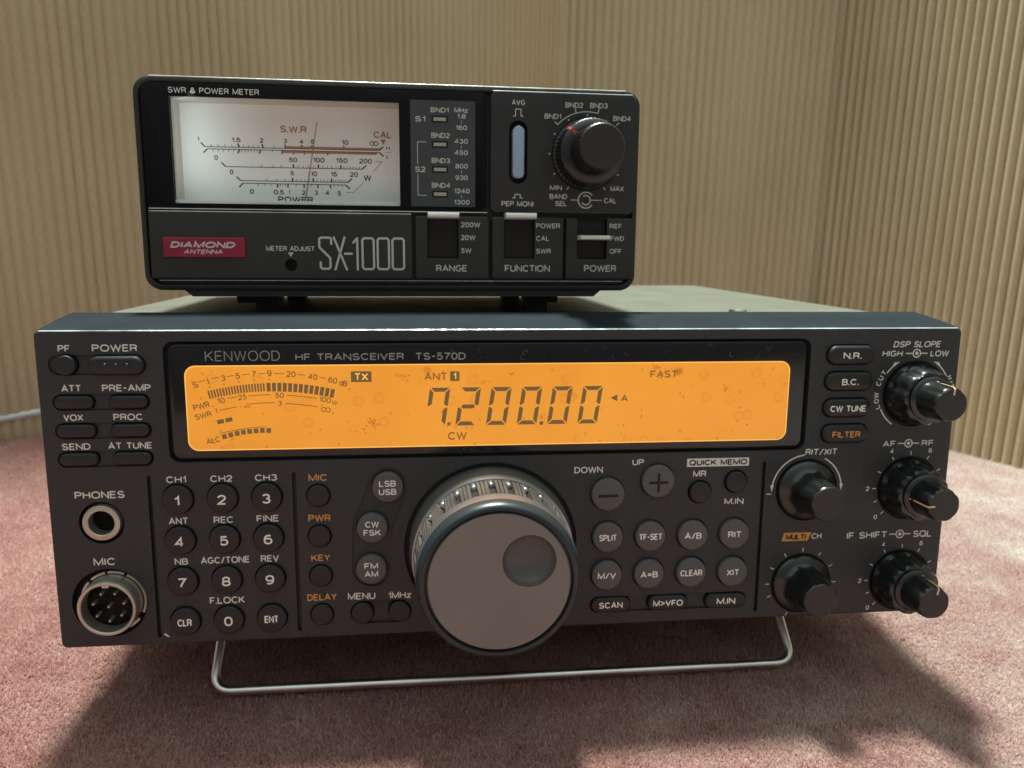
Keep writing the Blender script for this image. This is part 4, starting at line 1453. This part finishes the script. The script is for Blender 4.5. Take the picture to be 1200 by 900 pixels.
# band indicator plate
bp = MB().flat(rr(14.25, 42.55, 20.2, 32.2, 0.2), 0.26).build('band_indicator', M['band_plate'], meter)
t = MB()
for s, x, z, w, h in [('S1', 7.2, 52.99, 3.15, 1.69), ('S2', 7.08, 37.81, 3.27, 1.73), ('BND1', 13.27, 55.8, 5.59, 1.48), ('MHz', 19.93, 55.91, 4.21, 1.49), ('1.8', 20.04, 54.12, 2.66, 1.4), ('160', 20.03, 50.71, 3.56, 1.41),
                      ('430', 19.95, 46.57, 4.14, 1.46), ('450', 19.94, 43.13, 4.15, 1.47), ('BND2', 13.48, 48.2, 5.71, 1.55), ('BND3', 13.54, 40.61, 5.78, 1.55), ('800', 20.04, 38.99, 3.94, 1.43), ('930', 20.03, 35.49, 3.95, 1.48),
                      ('BND4', 13.57, 33.04, 5.81, 1.53), ('1240', 20.09, 31.38, 4.91, 1.49), ('1300', 20.08, 27.93, 4.92, 1.45)]:
    t.text(s, x, z, w, h, 0.23, wt=0.18)
for z in (52.4, 44.85, 37.25, 29.65):
    t.line((20.0, z - 0.45), (20.0, z + 0.45), 0.18, 0.23)
t.poly([(9.0, 46.1), (6.3, 46.1), (6.3, 39.4)], 0.2, 0.23)
t.poly([(6.3, 36.4), (6.3, 29.9), (9.0, 29.9)], 0.2, 0.23)
printed(bp, t, M['meter_ink'])
for z in (53.05, 45.47, 37.88, 30.31):
    fr = MB().flat(rr(13.25, z, 5.1, 2.15, 0.15), 0.235).build('indicator_lamp', M['gap'], meter)
    MB().slab(lambda i: rr(13.27, z - .02, 3.9 - 2 * i, 1.05 - 2 * i, 0.1), 0.05, 0.22, 0.1).build('lens', M['lamp_lens'], fr)
# recessed meter movement: box, scale card, needle
YS = 12.0
bx = MB()
x0_, x1_, z0_, z1_ = -67.2, 0.7, 26.45, 57.6
v8 = [(x0_, 1.0, z0_), (x1_, 1.0, z0_), (x1_, 1.0, z1_), (x0_, 1.0, z1_), (x0_, YS, z0_), (x1_, YS, z0_), (x1_, YS, z1_), (x0_, YS, z1_)]
bx.add(v8, [(0, 1, 5, 4), (1, 2, 6, 5), (2, 3, 7, 6), (3, 0, 4, 7)])
M['movement_wall'] = mat('movement_inner_wall', (0.60, 0.58, 0.53), 0.7)  # recess shadow put into the colour: walls greyer than the scale card
mv = bx.build('meter_movement', M['movement_wall'], meter)
scard = MB().add([(x0_, YS, z0_), (x1_, YS, z0_), (x1_, YS, z1_), (x0_, YS, z1_)], [(0, 1, 2, 3)]).build('scale_card', M['scale'], mv)
MB().box(x0_, x1_, 1.6, 4.0, z0_, 27.5).build('movement_ledge', M['scale'], mv)
case['label'] = 'black plastic case'
t = MB()
YC = YS - 0.05
for s, x, z, w, h in [('1', -62.07, 46.74, 0.6, 1.2), ('1.5', -50.55, 46.74, 2.61, 1.35), ('2', -42.69, 46.78, 1.05, 1.35), ('3', -35.39, 46.8, 0.97, 1.3), ('4', -30.35, 46.7, 1.07, 1.3), ('5', -26.91, 46.74, 1.11, 1.32),
                      ('10', -16.66, 46.74, 1.93, 1.37), ('50', -33.2, 41.0, 2.44, 1.3), ('100', -25.12, 41.08, 3.45, 1.4), ('150', -17.85, 41.1, 3.47, 1.4), ('200', -10.31, 41.06, 3.82, 1.4),
                      ('5', -33.6, 36.86, 1.07, 1.29), ('10', -26.74, 36.74, 1.93, 1.34), ('15', -20.47, 36.77, 1.99, 1.34), ('20', -14.09, 36.78, 2.36, 1.39), ('W', -9.8, 35.76, 2.37, 1.8),
                      ('0', -56.9, 41.2, 1.04, 1.31), ('0', -52.4, 36.87, 1.01, 1.41), ('0', -46.41, 30.92, 1.19, 1.4), ('0.5', -38.01, 30.84, 3.03, 1.4), ('1', -34.72, 30.8, 0.5, 1.34), ('2', -30.15, 30.83, 0.99, 1.3),
                      ('3', -26.26, 30.85, 1.04, 1.3), ('4', -22.7, 30.85, 1.13, 1.3), ('5', -18.9, 30.78, 1.04, 1.33), ('POWER', -32.81, 28.55, 10.5, 1.75), ('H', -3.01, 45.28, 1.1, 1.0), ('L', -3.15, 42.6, 0.75, 1.0)]:
    t.text(s, x, z, w * 1.05, h * 1.08, YC, wt=0.19)
t.arc(-8.15, 46.62, 0.62, 0, 360, 0.24, YC, 18)
t.arc(-6.85, 46.62, 0.62, 0, 360, 0.24, YC - .003, 18)


def scale_line(xa, xb, z, ya, yb, up, wid=0.22):
    """horizontal scale bar with slanted ends"""
    t.line((xa, z), (xb, z), wid, YC)
    t.line((xa, z), (xa - 1.25, z + up * 1.2), 0.38, YC - .004)
    t.line((xb, z), (xb + 1.4, z + up * 1.2), 0.42, YC - .004)


def ticks(z, up, majors, minors, xm=-30.0):
    for x in majors:
        sl = (x - xm) / 30.0
        t.line((x, z), (x + sl * 0.85, z + up * 1.15), 0.45, YC - .006)
    for x in minors:
        sl = (x - xm) / 30.0
        t.line((x, z), (x + sl * 0.55, z + up * 0.8), 0.16, YC - .006)


def between(a, b, k):
    return [a + (b - a) * (i + 1) / (k + 1) for i in range(k)]


scale_line(-60.1, -5.9, 44.5, 0, 0, 1)
scale_line(-59.4, -5.8, 43.85, 0, 0, -1)
ticks(44.5, 1, [-49.6, -42.3, -35.4, -30.3, -27.2, -17.4], between(-60, -49.6, 4) + between(-49.6, -42.3, 4) + [-38.9])
ticks(43.85, -1, [-49.6, -43.2, -36.4, -32.8, -29.6, -22.4], between(-59, -49.6, 5) + between(-49.6, -43.2, 6) + [-39.5])
scale_line(-54.1, -11.5, 38.5, 0, 0, 1)
ticks(38.5, 1, [-33.1, -25.4, -18.4], [-42.9, -39.4, -36.9] + between(-33.1, -25.4, 4) + between(-25.4, -18.4, 4) + between(-18.4, -11.5, 6))
scale_line(-49.7, -16.2, 34.25, 0, 0, 1)
ticks(34.25, 1, [-33.5, -27.1, -21.4], [-41.5, -38.4, -35.8] + between(-33.5, -27.1, 4) + between(-27.1, -21.4, 4) + between(-21.4, -16.2, 7))
scale_line(-49.0, -16.9, 33.45, 0, 0, -1)
ticks(33.45, -1, [-38.2, -35.0, -30.0, -25.7, -21.8], [-44.2, -42.3, -40.3] + between(-38.2, -35.0, 3) + between(-35, -30, 1) + between(-30, -25.7, 1) + between(-21.8, -16.9, 3))
t.poly([(-7.1, 41.0), (-4.95, 40.95), (-8.1, 37.6)], 0.12, YC)
t.poly([(-11.1, 34.3), (-14.4, 31.05), (-16.8, 31.2)], 0.12, YC)
t.line((-4.0, 43.95), (-2.0, 43.95), 0.1, YC)
printed(scard, t, M['scale_ink'])
t = MB()
t.text('S.W.R', -32.74, 50.44, 8.25, 2.1, YC)
t.text('CAL', -4.69, 49.42, 5.77, 2.1, YC)
t.flat([(-5.35, 47.9), (-4.51, 46.3), (-3.7, 47.9)], YC)
printed(scard, t, M['scale_red'])
t = MB()
t.flat([(-35.4, 44.62), (-6.0, 44.62), (-5.3, 45.2), (-35.4, 45.2)], YC - .01)
t.flat([(-36.4, 43.1), (-7.0, 43.1), (-6.2, 43.7), (-36.4, 43.7)], YC - .01)
printed(scard, t, M['scale_band'])
MB().add([(-25.10, 8.6, 52.4), (-24.85, 8.6, 52.4), (-29.2, 8.6, 27.6), (-29.65, 8.6, 27.6), (-25.10, 8.75, 52.4), (-24.85, 8.75, 52.4), (-29.2, 8.75, 27.6), (-29.65, 8.75, 27.6)],
         [(0, 3, 2, 1), (4, 5, 6, 7), (0, 1, 5, 4), (1, 2, 6, 5), (2, 3, 7, 6), (3, 0, 4, 7)]).build('needle', M['needle'], mv)
# added fill light for the scale card's cool glow, hidden behind the window's left edge
il_d = bpy.data.lights.new('added_meter_fill', 'AREA')
il_d.shape = 'RECTANGLE'
il_d.size = 0.014
il_d.size_y = 0.026
il_d.energy = 0.0013
il_d.color = (0.80, 1.0, 0.97)
il = bpy.data.objects.new('added_meter_fill', il_d)
COL.objects.link(il)
il.parent = mv
il.location = (-0.0655, 0.0035, 0.046)
il.rotation_euler = (R(90), 0, R(-40))
# pale blue push button
pb = MB().slab(lambda i: [(37.95 + x, 43.7 + z) for x, z in [(-1.85 + i, -6.8), (-1.4 + i * .7, -7.8 + i * .5), (0, -8.2 + i), (1.4 - i * .7, -7.8 + i * .5), (1.85 - i, -6.8), (1.85 - i, 6.6), (1.2 - i * .6, 7.5 - i * .5), (0, 8.1 - i), (-1.2 + i * .6, 7.5 - i * .5), (-1.85 + i, 6.6)]],
                -1.6, 2.2, 0.7).build('push_button', M['button_blue'], meter, smooth=35)
# band / calibration knob
kn = lambda nn_, dp, on: (lambda tt, k: (1 - dp * (0.5 + 0.5 * math.cos(nn_ * tt))) if k in on else 1.0)
kb = MB().lathe([(11.0, 0.4), (11.0, -0.5), (10.4, -1.2), (10.3, -8.4), (10.0, -9.2), (9.5, -9.7), (7.4, -10.1)], kc[0], kc[1], 240, kn(48, 0.045, {2, 3}), cap0=False).build('selector_knob', M['meter_knob'], meter, smooth=40)
MB().lathe([(7.3, -10.0), (7.25, -10.6), (7.1, -20.5), (6.95, -21.4), (6.5, -21.9)], kc[0], kc[1], 216, kn(36, 0.05, {1, 2}), cap0=False).build('inner_knob', M['meter_knob'], kb, smooth=40)
MB().lathe([(6.5, -21.8), (6.4, -21.95), (0.05, -21.95)], kc[0], kc[1], 48, cap0=False).build('knob_end', M['knob_face'], kb, smooth=30)
t = MB()
c, s = math.cos(R(137)), math.sin(R(137))
nx_, nz_ = -s * .55, c * .55
vs, fs = [], []
path = [(10.4, -6.0), (10.36, -8.45), (10.05, -9.3), (9.5, -9.78), (7.45, -10.16)]
for r_, y_ in path:
    vs += [(kc[0] + r_ * c - nx_, y_, kc[1] + r_ * s - nz_), (kc[0] + r_ * c + nx_, y_, kc[1] + r_ * s + nz_)]
for i in range(len(path) - 1):
    fs.append((2 * i, 2 * i + 1, 2 * i + 3, 2 * i + 2))
t.add(vs, fs)
t.build('pointer_mark', M['red_pointer'], kb)
# underside plate and feet
MB().loft([[(x, y_, z_) for x, y_ in ((-w_, 1.5), (w_, 1.5), (w_, 98), (-w_, 98))] for w_, z_ in ((63.8, -1.95), (66.2, 0.1))]).build('base_plate', M['meter_case'], meter)
for (xa, xb, xc, xd) in ((-52.3, -39.3, -46.6, -39.4), (42.7, 53.3, 43.0, 50.0)):
    for yy in (10, 80):
        f_ = MB().slab(lambda i: rr((xa + xb) / 2, -3.2, xb - xa, 2.7, 0.5), yy, yy + 13, 0.4)
        f_.box(xc, xd, yy + 1.5, yy + 11, -8.2, -4.4)
        f_.build('foot', M['rubber'], meter, smooth=35)

# ------------------------------------------------------------------ cable at the left, against the card
cb = MB()
pts = []
for i in range(30):
    u = i / 29
    pts.append((-470 + 300 * u, 150 + 290 * u - 40 * math.sin(u * PI) * 0.3, 8 + 2 * math.sin(u * 5)))
pts = [(-520, 120, 5), (-430, 195, 6), (-360, 252, 8), (-312, 290, 10.5), (-285, 306, 13), (-262, 318, 15), (-240, 326, 14), (-205, 330, 9), (-150, 322, 5), (-110, 290, 5), (-80, 262, 12), (-60, 250, 30)]
# smooth by Chaikin in 3-D
for _ in range(3):
    q = [pts[0]]
    for a, b in zip(pts[:-1], pts[1:]):
        q.append(tuple(a[i] * .75 + b[i] * .25 for i in range(3)))
        q.append(tuple(a[i] * .25 + b[i] * .75 for i in range(3)))
    q.append(pts[-1])
    pts = q
tag(cb.tube(pts, 2.5, 14).build('cable', M['cable'], None, smooth=60), 'grey round cable lying at the left against the card sheet', 'cable')
